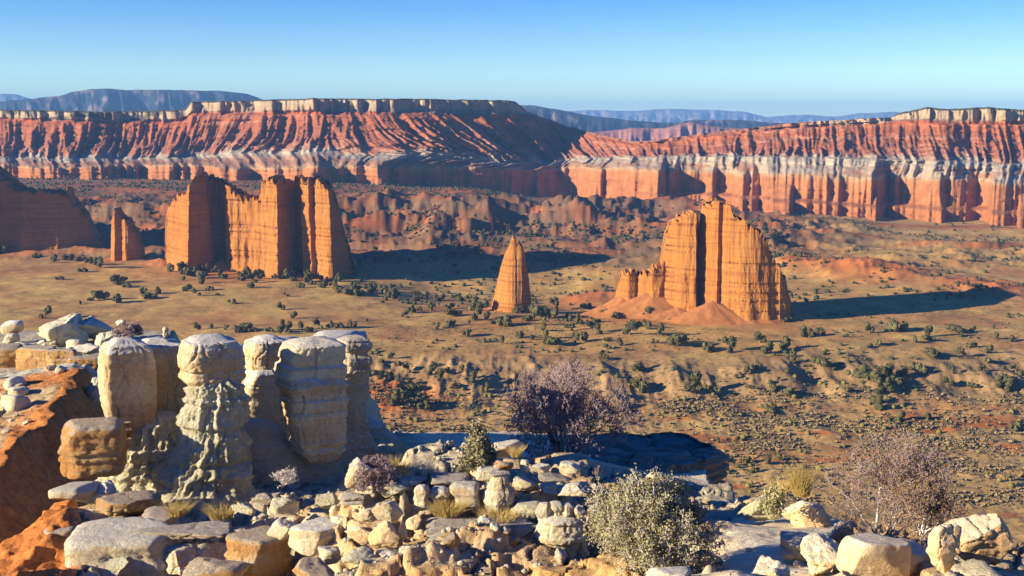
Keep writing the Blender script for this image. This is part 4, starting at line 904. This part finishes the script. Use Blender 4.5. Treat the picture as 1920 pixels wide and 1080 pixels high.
def stones(n, pick, zf, mats, s0, s1, label, group, spx=None, near_=True):
    c_ = 0; tries = 0
    while c_ < n and tries < n * 30:
        tries += 1
        X_, Y_ = pick(); s = s0 * (s1 / s0)**(random.random()**1.6)
        if spx and not spx(X_, Y_): continue
        o = bpy.data.objects.new('stone', bases[random.choice(mats), random.randrange(5)]); col.objects.link(o)
        o.location = (X_, Y_, float(zf(X_, Y_)) + s * 0.12); o.scale = (s, s * random.uniform(0.7, 1.1), s * random.uniform(0.6, 1.2))
        o.rotation_euler = (random.uniform(-0.5, 0.5), random.uniform(-0.5, 0.5), random.uniform(0, 6.28))
        q_ = min(ROCKS, key=lambda t: (t[0] - X_)**2 + (t[1] - Y_)**2)[2]
        if near_ and len(q_.split()) <= 12: tag(o, 'small stone beside the ' + q_, 'rock', 'stones beside the ' + q_)
        elif near_: tag(o, label, 'rock', group)
        else: tag(o, label % ('large' if s > 0.55 else 'small', 'upper' if Y_ > 41 else 'lower' if Y_ < 36 else 'middle'), 'rock', group)
        c_ += 1
def pk(u0, u1, d0, d1):
    def f():
        D_ = random.uniform(d0, d1); return (random.uniform(u0, u1) - 960) / F * D_, D_
    return f
stones(34, pk(560, 1120, 11.8, 12.6), zg, ['cream', 'pale', 'yellow'], 0.07, 0.26, 'small pale stone in the rubble along the bottom of the ledge', 'stones in the bottom rubble')
stones(34, pk(580, 1130, 12.6, 14), zg, ['cream', 'pale', 'cream'], 0.08, 0.30, 'small cream stone among the boulders of the central ledge', 'stones among the ledge boulders')
stones(14, pk(150, 520, 13, 16.5), zg, ['cream', 'pale', 'yellow'], 0.08, 0.30, 'small stone at the foot of the hoodoo row', 'stones below the hoodoos')
stones(16, pk(1380, 1900, 9.3, 13), zg, ['smooth', 'cream'], 0.05, 0.16, 'small stone on the pale sand at lower right', 'stones on the sand')
def spk():
    Y_ = random.uniform(31, 44.5); xc = np.interp(Y_, cy_, cx_); return float(xc - random.random()**0.8 * 9 - 0.4), Y_
stones(125, spk, lambda a_, b_: zs_(np.array(a_), np.array(b_)), ['cream', 'yellow', 'pale', 'smooth'], 0.2, 1.1, '%s broken stone strewn on the %s part of the sunlit orange slope across the gully', 'stones strewn on the far slope', near_=False)
def spd():
    return P(random.uniform(60, 230), 640, 1)[0] * 53.5, random.uniform(49, 55)
stones(22, spd, lambda a_, b_: zs_(np.array(a_), np.array(b_)) + 0.2, ['pale', 'cream'], 0.3, 1.0, '%s pale broken block around the eroded dome on the %s far spur', 'blocks around the pale dome', near_=False)

# ------------------------------------------------------------------ plants
def tubes(S, Rr, sides=3):                  # S: (n,2,3) segments, Rr: (n,2) radii
    a_, b_ = S[:, 0], S[:, 1]; d = b_ - a_; d /= np.linalg.norm(d, axis=1)[:, None] + 1e-9
    ref = np.where(np.abs(d[:, 2:3]) > 0.9, np.array([[1.0, 0, 0]]), np.array([[0, 0, 1.0]]))
    u = np.cross(d, ref); u /= np.linalg.norm(u, axis=1)[:, None]; v = np.cross(d, u)
    V = []
    for k_, p_ in ((0, a_), (1, b_)):
        for s in range(sides):
            t = 2 * math.pi * s / sides; V.append(p_ + (u * math.cos(t) + v * math.sin(t)) * Rr[:, k_:k_ + 1])
    V = np.stack(V, 1); n = len(S); base = (np.arange(n) * 2 * sides)[:, None, None]
    f = np.array([[s, (s + 1) % sides, sides + (s + 1) % sides, sides + s] for s in range(sides)])[None]
    return V.reshape(-1, 3), (base + f).reshape(-1, 4)
def grow(seed, height, width, nstem, levels=4, kids=3, r0=0.03, curl=0.25, up=0.15):
    r_ = np.random.default_rng(seed); segs, rad, lvl = [], [], []; tips = []
    fr = []
    for i in range(nstem):
        a_ = r_.uniform(0, 2 * np.pi); t = r_.uniform(0.15, 1.0)
        d = np.array([math.cos(a_) * t * width / height, math.sin(a_) * t * width / height, 1.0]); d /= np.linalg.norm(d)
        fr.append((np.array([math.cos(a_), math.sin(a_), 0]) * 0.06 * width, d, r0, height * 0.42, 0))
    while fr:
        p_, d, r, L_, lv = fr.pop()
        ns = 4 if lv < 2 else 3
        for s in range(ns):
            d = d + r_.normal(size=3) * curl; d[2] += up * 0.2; d /= np.linalg.norm(d)
            q = p_ + d * L_ / ns; q[2] = max(q[2], 0.02); r2 = r * 0.82
            segs.append((p_, q)); rad.append((r, r2)); lvl.append(lv); p_, r = q, r2
            if lv < levels and s > 0:
                for _ in range(kids if s == ns - 1 else 1):
                    nd = d + r_.normal(size=3) * 0.62; nd[2] += up; nd /= np.linalg.norm(nd)
                    fr.append((p_, nd, r * 0.62, L_ * r_.uniform(0.5, 0.72), lv + 1))
        if lv >= levels - 1: tips.append(p_)
    return np.array(segs), np.array(rad), np.array(lvl), np.array(tips)
def leaves(Pt, n, spread, size, seed, up=0.4, aspect=0.45):
    r_ = np.random.default_rng(seed); c = Pt[r_.integers(0, len(Pt), n)] + r_.normal(size=(n, 3)) * spread
    d = r_.normal(size=(n, 3)); d[:, 2] += up; d /= np.linalg.norm(d, axis=1)[:, None]
    u = np.cross(d, r_.normal(size=(n, 3))); u /= np.linalg.norm(u, axis=1)[:, None]
    s = size * r_.uniform(0.6, 1.3, (n, 1))
    V = np.stack([c - d * s, c + u * s * aspect, c + d * s, c - u * s * aspect], 1).reshape(-1, 3)
    return V, np.arange(4 * n).reshape(n, 4)
def bushloc(px, py, D): x, y, z = P(px, py, D); return (float(x), float(y), float(z))
def deadbush(name, label, loc, hgt, wid, nst, seed, levels=5, r0=0.035, minr=0.004, mat='twig', thick='palewood', leafn=0, leafmat='rust', lsp=0.03, lsz=0.02, cat='bush', frac=1.0):
    S, Rr, lv, tips = grow(seed, hgt, wid, nst, levels, 3, r0)
    sc_ = np.array([wid / 2 / np.percentile(np.abs(S[..., 0]), 98), wid / 2 / np.percentile(np.abs(S[..., 1]), 98), hgt / np.percentile(S[..., 2], 99)])
    S = S * sc_; tips = tips * sc_; Rr = np.maximum(Rr, minr)
    if frac < 1: kp = (np.random.default_rng(1).random(len(S)) < frac) | (lv < 3); S, Rr, lv = S[kp], Rr[kp], lv[kp]
    e = empty(name, loc, label, cat)
    m1 = lv < 2; V, Fq = tubes(S[m1], Rr[m1], 5); link('branches', mesh('branches', V, Fq, M[thick]), e)
    V, Fq = tubes(S[~m1], Rr[~m1], 3); link('twigs', mesh('twigs', V, Fq, M[mat]), e)
    if leafn: V, Fq = leaves(tips[np.random.default_rng(seed + 1).random(len(tips)) < (0.3 if leafn > 3000 else 1)], leafn, lsp, lsz, seed); link('foliage', mesh('foliage', V, Fq, M[leafmat], False), e)
    print(name, len(S)); return e
deadbush('bare_shrub', 'large bare purple-twigged shrub standing against the valley, centre foreground', bushloc(1060, 850, 20.6), 1.55, 2.2, 11, 5, 5, 0.035, 0.0045, 'twig', 'bark', 1200, 'twig', 0.05, 0.02, frac=0.6)
deadbush('bare_shrub', 'sprawling purple-grey shrub with pale curling branches behind the right boulders', bushloc(1655, 1005, 12.2), 1.10, 1.30, 8, 9, 5, 0.017, 0.0024, 'twig', 'palewood', 8000, 'rust', 0.03, 0.012, frac=0.42)
deadbush('sagebrush', 'big rounded grey-green leafy bush at the bottom, right of centre', bushloc(1222, 1052, 10.8), 0.78, 1.04, 15, 14, 4, 0.024, 0.0035, 'palewood', 'palewood', 42000, 'sage', 0.030, 0.014)
deadbush('sagebrush', 'upright grey-green leafy shrub at the edge of the shade, centre', bushloc(895, 890, 14.0), 0.6, 0.38, 8, 21, 4, 0.012, 0.003, 'palewood', 'palewood', 9000, 'sage', 0.03, 0.022)
deadbush('bare_shrub', 'small pinkish twig bush on the big rounded boulder', bushloc(702, 915, 13.5), 0.36, 0.46, 9, 33, 4, 0.009, 0.003, 'twig', 'twig', 800, 'twig', 0.03, 0.012)
deadbush('bare_shrub', 'tiny pale dry plant growing in the shade below the hoodoos', bushloc(535, 908, 17.2), 0.22, 0.34, 7, 35, 3, 0.007, 0.003, 'palewood', 'palewood', 500, 'palewood', 0.02, 0.012)
deadbush('sagebrush', 'brown twiggy bush tucked behind the upright boulder, lower right', bushloc(1725, 1000, 11.4), 0.5, 0.66, 9, 37, 4, 0.012, 0.0025, 'twig', 'palewood', 4500, 'rust', 0.03, 0.013)
deadbush('sagebrush', 'small yellow-green plant in the hollow of the white rim rock', bushloc(1452, 962, 13.4), 0.28, 0.3, 7, 38, 3, 0.008, 0.003, 'olive', 'olive', 2200, 'sage', 0.03, 0.015)
deadbush('bare_shrub', 'grey twig bush beside the pale dome on the far spur', bushloc(244, 632, 50), 0.6, 1.1, 8, 39, 4, 0.02, 0.01, 'twig', 'twig', 600, 'twig', 0.08, 0.04)
deadbush('bare_shrub', 'small dry twig standing in the deep shade, centre', bushloc(1120, 900, 17.6), 0.22, 0.14, 2, 44, 2, 0.008, 0.004, 'twig', 'bark')
def grass(label, loc, h_, w_, n, seed, lean=0.3, rad=0.0028, mat='straw'):
    r_ = np.random.default_rng(seed); S, Q = [], []
    for i in range(n):
        a_ = r_.uniform(0, 6.28); rr = w_ * 0.28 * math.sqrt(r_.random()); p_ = np.array([math.cos(a_) * rr, math.sin(a_) * rr, 0])
        d = np.array([math.cos(a_) * lean * r_.random(), math.sin(a_) * lean * r_.random(), 1]); d[:2] += r_.normal(size=2) * 0.12
        L_ = h_ * r_.uniform(0.5, 1.05)
        for k_ in range(3):
            q = p_ + d * L_ / 3; S.append((p_, q)); Q.append((rad * (1 - k_ * 0.25), rad * (0.75 - k_ * 0.25))); p_ = q; d = d + np.array([d[0] * 0.35, d[1] * 0.35, -0.06])
    V, Fq = tubes(np.array(S), np.array(Q), 3)
    o = link('grass_tuft', mesh('grass_tuft', V, Fq, M[mat]), None, loc); tag(o, label, 'grass')
grass('tall straw-yellow grass tuft on the white rim rock, right of centre', bushloc(1503, 928, 14.4), 0.40, 0.36, 420, 1)
grass('thin straw grass tuft just left of the tall yellow one', bushloc(1470, 926, 14.5), 0.22, 0.20, 120, 2)
grass('golden grass clump at the foot of the round-topped pillars', bushloc(840, 962, 13.05), 0.16, 0.62, 500, 3, 0.9)
grass('dry grass fringe at the foot of the cone-shaped rock', bushloc(935, 972, 12.95), 0.12, 0.8, 420, 4, 0.6)
grass('straw grass tuft behind the small pinkish twig bush', bushloc(745, 890, 13.8), 0.24, 0.42, 240, 5, 0.5)
grass('golden grass clump on the ledge under the mushroom hoodoo', bushloc(335, 965, 15.2), 0.2, 0.42, 320, 6, 0.8)
grass('pale dry grass between the mushroom hoodoo and the dark gap', bushloc(415, 972, 15.0), 0.2, 0.5, 300, 7, 0.8)
grass('small dry grass tuft beside the tilted cream slab', bushloc(968, 856, 18.2), 0.2, 0.3, 200, 8, 0.6)
grass('sparse dry grass beside the smooth upright boulder', bushloc(1098, 1004, 12.6), 0.14, 0.2, 120, 9, 0.7)

# juniper prototypes: lumpy open crown of leaf clumps on a short trunk
def crown(seed, n=420, squat=0.8):
    r_ = np.random.default_rng(seed); k_ = r_.integers(5, 9); cs = r_.normal(size=(k_, 3)) * np.array([0.24, 0.24, 0.17 * squat]); cs[:, 2] += 0.36 * squat + 0.05
    cs[:, 2] = np.clip(cs[:, 2], 0.14, 0.75); rs = r_.uniform(0.17, 0.30, k_)
    i = r_.integers(0, k_, n); d = r_.normal(size=(n, 3)); d /= np.linalg.norm(d, axis=1)[:, None]
    c = cs[i] + d * (rs[i] * r_.uniform(0.6, 1.08, n))[:, None]; c[:, 2] = np.maximum(c[:, 2], 0.04)
    s = r_.uniform(0.035, 0.085, (n, 1)); t1 = np.cross(d, r_.normal(size=(n, 3))); t1 /= np.linalg.norm(t1, axis=1)[:, None]; t2 = np.cross(d, t1) + d * r_.normal(size=(n, 1)) * 0.6
    V = np.stack([c - t1 * s, c - t2 * s, c + t1 * s, c + t2 * s], 1).reshape(-1, 3)
    iv, jf = ico(2); Vs, Fs = [V], [np.arange(4 * n).reshape(n, 4)]
    # dense cores so that crowns are not see-through
    Vk, Fk, o_ = [], [], 0
    for q in range(k_):
        w_ = iv * rs[q] * 0.82 * (1 + 0.25 * fbm(iv[:, 0] * 2 + q, iv[:, 1] * 2, iv[:, 2] * 2, 2, seed))[:, None] + cs[q]; w_[:, 2] = np.maximum(w_[:, 2], 0.03)
        Vk.append(w_); Fk.append(jf + o_); o_ += len(iv)
    Vk = np.concatenate(Vk); Fk = np.concatenate(Fk); Fk4 = np.concatenate([Fk, Fk[:, 2:3]], 1)
    tris = np.concatenate([np.arange(4 * n).reshape(n, 4)[:, [0, 1, 2]], np.arange(4 * n).reshape(n, 4)[:, [0, 2, 3]], Fk + 4 * n])
    return np.concatenate([V, Vk]), tris
protos = []
for k_ in range(7):
    V, Fq = crown(700 + k_, 420, [0.8, 0.7, 1.0, 0.6, 0.85, 0.95, 0.75][k_]); cm = mesh('crown', V, Fq, M['juniper'], False)
    S = np.array([[(0, 0, -0.1), (0.02, 0.01, 0.28)], [(0.02, 0.01, 0.2), (0.16, 0.05, 0.5)], [(0.02, 0.01, 0.2), (-0.14, -0.04, 0.48)]]); V, Fq = tubes(S, np.array([[0.05, 0.035], [0.03, 0.015], [0.03, 0.015]]), 5)
    protos.append((cm, mesh('trunk', V, Fq, M['bark'])))
protos_low = [crown(760 + k_, 26, 0.7) for k_ in range(1)]
def ground_at(px, py):
    lo, hi = 200.0, 1500.0
    Ds_ = np.linspace(250, 1400, 500); x_, y_, z_ = P(px, py, Ds_); g_ = hv(x_, y_); i = np.argmax(z_ < g_)
    return (float(x_[i]), float(y_[i]), float(g_[i])) if (z_ < g_).any() else None
TREES = [(113,524,12),(157,510,12),(188,503,18),(212,532,24),(230,530,16),(240,539,14),(222,536,10),(268,552,14),(279,560,18),(296,552,14),(170,565,8),(187,564,18),(218,569,20),(150,571,8),(86,598,18),(322,510,16),(344,527,10),(376,532,16),(352,546,18),(393,545,12),(368,555,12),(408,555,7),(436,570,12),(527,582,14),(552,597,12),(471,540,16),(535,556,10),(370,619,12),(398,617,10),(425,618,10),(460,620,16),
 (770,587,16),(788,583,8),(807,584,16),(757,596,10),(845,580,12),(848,594,20),(897,583,22),(895,600,26),(912,600,16),(969,587,18),(845,612,14),(819,618,16),(877,610,10),(876,631,14),(944,645,14),(975,634,16),(998,638,10),(969,653,6),(1016,598,28),(1020,612,14),(1020,622,14),(1042,581,18),(950,612,22),(930,608,14),(992,602,14),(1063,617,10),(1073,620,12),(1079,607,16),(1065,596,10),(1080,645,18),(1100,642,18),(1035,648,26),(1025,636,18),(1118,626,26),(1180,630,28),(1215,617,14),(1205,612,10),(1138,655,14),(1130,662,8),(1161,648,14),(1140,640,10),(1240,630,20),(1270,650,30),(1227,645,10),(1132,676,12),(1093,580,14),(1108,585,14),(1155,598,16),(1175,590,18),(1200,590,20),(1220,597,20),
 (716,680,12),(731,676,14),(748,688,10),(764,700,16),(810,703,16),(813,690,12),(822,715,18),(837,703,14),(865,696,12),(888,716,18),(853,727,14),(914,735,14),(955,722,10),(700,706,16),(712,710,20),(726,714,18),(742,718,16),(775,735,16),(750,760,22),(790,748,16),(800,770,22),(890,778,16),(880,793,10),(693,760,10),(1195,700,20),(1198,730,30),(1186,722,18),(1205,742,16),
 (1300,725,28),(1290,735,22),(1314,735,12),(1338,735,14),(1330,660,18),(1410,697,18),(1409,732,12),(1447,738,20),(1475,745,24),(1458,717,8),(1370,660,26),(1425,645,20),(1437,663,26),(1470,655,24),(1383,712,10),(1395,709,14),(1482,680,22),(1538,690,24),(1563,700,14),(1625,715,34),(1600,710,16),(1660,710,30),(1642,716,24),(1690,705,20),(1720,702,20),(1688,725,14),(1648,740,20),(1660,735,22),(1676,722,22),(1590,740,12),(1776,725,20),(1821,732,12),(1745,668,20),(1712,677,10),(1755,668,16),(1802,668,14),(1614,673,8),(1646,648,12),(1586,633,10),(1510,633,22),(1524,628,14),(1545,630,10),(1675,620,30),(1630,625,18),(1715,645,10),(1740,640,14),(1735,632,20),(1790,623,22),(1800,630,10),(1822,652,14),(1824,622,10),(1862,617,8),(1895,640,14),(1870,638,14),(1855,662,14),(1850,685,14),(1840,695,14),(1880,720,24),(1905,700,20),(1895,735,20),(1870,730,18),(1785,700,10),
 (1445,780,14),(1447,770,16),(1645,768,20),(1690,790,14),(1740,790,14),(1675,800,14),(1910,810,20),(1375,875,20),(1360,888,16),(1405,870,20),(1435,872,20),(1465,868,14),(1490,868,12),(1415,890,12),(1345,830,10),(1380,830,12),(1895,905,14)]
SOLO = {(113,524): 'lone round juniper nearest the left edge of the open plain', (86,598): 'juniper on the plain just left of the pale eroded dome', (436,570): 'lone juniper below the wide wall on the open plain', (527,582): 'lone juniper on the plain above the hoodoo row',
 (552,597): 'small juniper down-slope of the lone one above the hoodoo row', (212,532): 'largest juniper of the tight clump on the left plain', (876,631): 'round juniper alone below the forked spire', (944,645): 'dark round juniper with a long shadow in the middle of the valley', (888,716): 'round juniper on the grey bluff, centre of the valley',
 (914,735): 'juniper lowest on the grey bluff just left of the purple shrub', (1132,676): 'small juniper just above the purple shrub', (1270,650): 'large bushy juniper below the dark cleft of the temple', (1646,648): 'lone juniper on the open slope under the temple shadow', (1745,668): 'double juniper with a long shadow at right of the valley',
 (1586,633): 'tiny lone juniper right of the temple foot', (1300,725): 'big dark juniper in the bluff gully right of the purple shrub', (1198,730): 'big dark juniper at the foot of the bluff touching the purple shrub outline', (1645,768): 'yellow-green low juniper above the red bank at right', (1776,725): 'juniper on the grey slope left of the dark far-right gully',
 (1910,810): 'juniper at the right edge of the lower wash', (1375,875): 'yellow-green juniper nearest the shaded ledge block', (750,760): 'wide juniper below the red hillside, left of centre', (800,770): 'juniper beside the wide one below the red hillside', (890,778): 'juniper in the eroded red wash left of the purple shrub', (1447,770): 'juniper standing over the shaded bank in the lower wash'}
def region(px, py):
    if py < 545 and px < 660 or (640 <= px < 770 and py < 575): return 'juniper in the grove below the wide sandstone wall', 'junipers along the foot of the wide wall'
    if px < 700 and py < 605: return 'juniper on the open tan plain at left', 'junipers on the left plain'
    if px < 700: return 'juniper in the tree line just above the hoodoo tops', 'junipers in the line above the hoodoos'
    if py < 592 and px < 1100: return 'juniper near the foot of the forked spire', 'junipers near the forked spire'
    if py < 605 and px < 1500: return 'juniper along the foot of the stepped temple', 'junipers along the temple foot'
    if py < 672 and px < 1250: return 'juniper on the terrace in mid valley', 'junipers on the middle terrace'
    if py < 690: return 'juniper on the terrace at right', 'junipers on the right terrace'
    if py < 750 and px < 1100: return 'juniper on the bluff left of the purple shrub', 'junipers on the left bluff'
    if py < 755: return 'juniper in the grey bluff gullies at right', 'junipers on the right bluff'
    return 'yellow-green juniper in the scrubby lower wash', 'junipers in the lower wash'
def band(n, pts, jy, s0, s1):
    for _ in range(n):
        t = random.random() * (len(pts) - 1); i = int(t); f = t - i
        TREES.append((pts[i][0] * (1 - f) + pts[i + 1][0] * f, pts[i][1] * (1 - f) + pts[i + 1][1] * f + random.gauss(0, jy), random.uniform(s0, s1)))
band(34, [(345, 512), (420, 520), (560, 522), (640, 530)], 4, 9, 17)
band(34, [(560, 530), (650, 545), (760, 560)], 7, 9, 17)
band(16, [(440, 622), (560, 622), (660, 612)], 4, 9, 17)
band(10, [(0, 480), (100, 488), (190, 494)], 3, 9, 16)
band(12, [(760, 560), (880, 563)], 2, 8, 13)
band(20, [(1130, 590), (1300, 600), (1490, 606)], 4, 8, 16)
band(16, [(1200, 625), (1450, 640), (1700, 625)], 12, 9, 20)
random.shuffle(TREES[:0])
print('trees', len(TREES))
RX = {}
for (px, py, w_) in TREES[:300]:
    g0 = region(px, py)[1]; a0, b0_ = RX.get(g0, (px, px)); RX[g0] = (min(a0, px), max(b0_, px))
for (px, py, w_) in TREES[:300]:
    g_ = ground_at(px, py)
    if not g_: continue
    D_ = g_[1]; s = w_ * D_ / F * 1.25
    e = bpy.data.objects.new('juniper_tree', None); col.objects.link(e); e.location = g_; e.rotation_euler = (0, 0, random.uniform(0, 6.28))
    hs_ = random.uniform(0.7, 1.4); an_ = random.uniform(0.8, 1.2); e.scale = (s * an_, s / an_, s * hs_)
    cm, tm = random.choice(protos)
    for nm, me_ in (('crown', cm), ('trunk', tm)): o = bpy.data.objects.new(nm, me_); col.objects.link(o); o.parent = e
    lab, grp = region(px, py)
    if (px, py) in SOLO: tag(e, SOLO[px, py], 'tree', 'valley junipers')
    else:
        third = ('left', 'middle', 'right')[min(2, max(0, int((px - RX[grp][0]) / (RX[grp][1] - RX[grp][0] + 1) * 3)))]
        tag(e, ('large ' if w_ > 17 else 'small ' if w_ < 12 else 'middling ') + lab + ', towards its ' + {'left': 'left end', 'middle': 'middle', 'right': 'right end'}[third], 'tree', grp)

# uncountable far trees and scrub, each one joined mesh
def scatter(name, label, pts, sizes, mat, base, squash=0.8):
    bv, bf = base; n = len(pts); r_ = np.random.default_rng(len(pts))
    a_ = r_.uniform(0, 6.28, n); c, s = np.cos(a_)[:, None], np.sin(a_)[:, None]
    sz = sizes[:, None]; asp = r_.uniform(0.8, 1.3, (n, 1)); sq = r_.uniform(0.75, 1.15, (n, 1)) * squash
    V = np.stack([(bv[None, :, 0] * c * asp - bv[None, :, 1] * s) * sz + pts[:, 0:1], (bv[None, :, 0] * s * asp + bv[None, :, 1] * c) * sz + pts[:, 1:2], bv[None, :, 2] * sz * sq + pts[:, 2:3]], -1)
    Fq = (np.arange(n) * len(bv))[:, None, None] + bf[None]
    o = link(name, mesh(name, V.reshape(-1, 3), Fq.reshape(-1, bf.shape[1]), mat, False)); tag(o, label, kind='stuff'); return o
def blob(seed, n=1):
    v, f = ico(1); v = v * (1 + 0.35 * fbm(v[:, 0] * 2, v[:, 1] * 2, v[:, 2] * 2, 2, seed))[:, None]
    v = v * np.array([0.5, 0.5, 0.5]); v[:, 2] = np.maximum(v[:, 2] + 0.3, 0); return v, f
def inband(n, u0, u1, d0, d1, dens=None, seed=0):
    r_ = np.random.default_rng(seed); U_ = r_.uniform(u0, u1, n * 3); D_ = np.sqrt(r_.uniform(d0**2, d1**2, n * 3)); X_ = (U_ - 960) / F * D_
    if dens is not None: k_ = dens(X_, D_, U_) > r_.random(n * 3); X_, D_ = X_[k_], D_[k_]
    X_, D_ = X_[:n], D_[:n]; return np.stack([X_, D_, hv(X_, D_)], -1)
b0 = blob(3)
p1 = inband(1300, 640, 1480, 800, 1000, lambda x, y, u: sm(-0.15, 0.25, fbm(x / 40, y / 40, 0, 3, 801)) * 0.9 + 0.06, 1)
p2 = inband(1900, -100, 1500, 900, 1230, lambda x, y, u: sm(-0.1, 0.3, fbm(x / 50, y / 40, 0, 3, 803)) * 0.7 + 0.08, 2)
p3 = inband(2000, -100, 980, 1195, 1400, lambda x, y, u: 0.35 + 0.6 * sm(-0.3, 0.2, fbm(x / 60, y / 30, 0, 3, 805)), 3)
p4 = inband(700, 1450, 2050, 640, 1080, lambda x, y, u: sm(0.0, 0.35, fbm(x / 50, y / 50, 0, 3, 807)) * 0.9 + 0.04, 4)
p5 = inband(350, 660, 1500, 640, 800, lambda x, y, u: sm(-0.1, 0.3, fbm(x / 40, y / 30, 0, 3, 809)) * 0.7 + 0.1, 5)
pts = np.concatenate([p1, p2, p3, p4, p5]); r_ = np.random.default_rng(5)
sz = 1.0 + 2.4 * r_.random(len(pts))**1.5; 
scatter('far_trees', 'distant junipers dotting the badlands and the wooded bench below the cliffs', pts, sz, M['fartree'], b0, 0.9)
k_ = np.random.default_rng(6).integers(0, len(mesa_top[0]), 2200)
jd = np.random.default_rng(7).uniform(0, 60, 2200); mx = mesa_top[0][k_]; my = mesa_top[1][k_]
mt_ = np.stack([mx * (my + jd) / my, my + jd, mesa_top[2][k_] - 0.6], -1); mt_ = mt_[(pxof(mt_[:, 0], mt_[:, 1], 120) < 985) | (pxof(mt_[:, 0], mt_[:, 1], 120) > 1680)]
scatter('mesa_trees', 'dark trees along the top of the mesa', mt_, np.random.default_rng(8).uniform(1.6, 3.6, len(mt_)), M['fartree'], b0, 0.9)
# scrub of the lower wash and thin scrub over the plain
def tuftbase(seed, n=9):
    r_ = np.random.default_rng(seed); d = r_.normal(size=(n, 3)); d[:, 2] = np.abs(d[:, 2]) + 0.35; d /= np.linalg.norm(d, axis=1)[:, None]
    t1 = np.cross(d, r_.normal(size=(n, 3))); t1 /= np.linalg.norm(t1, axis=1)[:, None]; c = d * 0.12
    V = np.stack([c - t1 * 0.10, c + t1 * 0.10, d * 0.55 + t1 * 0.20, d * 0.55 - t1 * 0.20], 1).reshape(-1, 3); V[:, 2] = np.maximum(V[:, 2], 0)
    return V, np.arange(4 * n).reshape(n, 4)
tb = tuftbase(3)
s1 = inband(15000, 660, 2000, 330, 450, lambda x, y, u: 0.08 + 0.92 * sm(-0.15, 0.35, fbm(x / 22, y / 14, 0, 4, 811)) * sm(460, 425, y), 11)
s2 = inband(5000, 660, 2000, 430, 640, lambda x, y, u: 0.10 + 0.5 * sm(0.0, 0.35, fbm(x / 25, y / 25, 0, 3, 813)), 12)
pts = np.concatenate([s1, s2]); r_ = np.random.default_rng(13)
scatter('scrub', 'low dry sagebrush covering the lower wash and terrace', pts, np.concatenate([0.35 + 1.25 * r_.random(len(s1))**2.2, r_.uniform(0.3, 0.8, len(s2))]) * 1.25, M['scrub'], tb, 0.9)
s4 = inband(420, 640, 2000, 430, 600, lambda x, y, u: sm(0.05, 0.35, fbm(x / 30, y / 18, 3.0, 3, 821)), 24)
scatter('dark_brush', 'dark low brush gathered in the gullies of the valley floor', s4, np.random.default_rng(25).uniform(0.9, 2.6, len(s4)), M['fartree'], b0, 0.75)
s3 = inband(260, 660, 2000, 340, 460, lambda x, y, u: 0.5 + 0 * x, 14)
scatter('green_scrub', 'small olive bushes scattered through the lower wash', s3, np.random.default_rng(15).uniform(1.0, 2.4, len(s3)), M['olive'], b0, 0.9)

# ------------------------------------------------------------------ haze
hm = bpy.data.materials.new('haze_air'); hm.use_nodes = True; N = hm.node_tree.nodes; L = hm.node_tree.links
N.remove(N['Principled BSDF']); pv_ = N.new('ShaderNodeVolumePrincipled'); pv_.inputs['Density'].default_value = 9e-5
pv_.inputs['Color'].default_value = (0.22, 0.50, 1.0, 1); pv_.inputs['Anisotropy'].default_value = 0.0
L.new(pv_.outputs[0], N['Material Output'].inputs['Volume'])
bm = bmesh.new(); bmesh.ops.create_cube(bm, size=1); me = bpy.data.meshes.new('haze'); bm.to_mesh(me); bm.free(); me.materials.append(hm)
hz = link('haze', me); hz.location = (0, 6900, 150); hz.scale = (32200, 19400, 360); tag(hz, 'thin bluish air haze over the whole valley', kind='stuff')
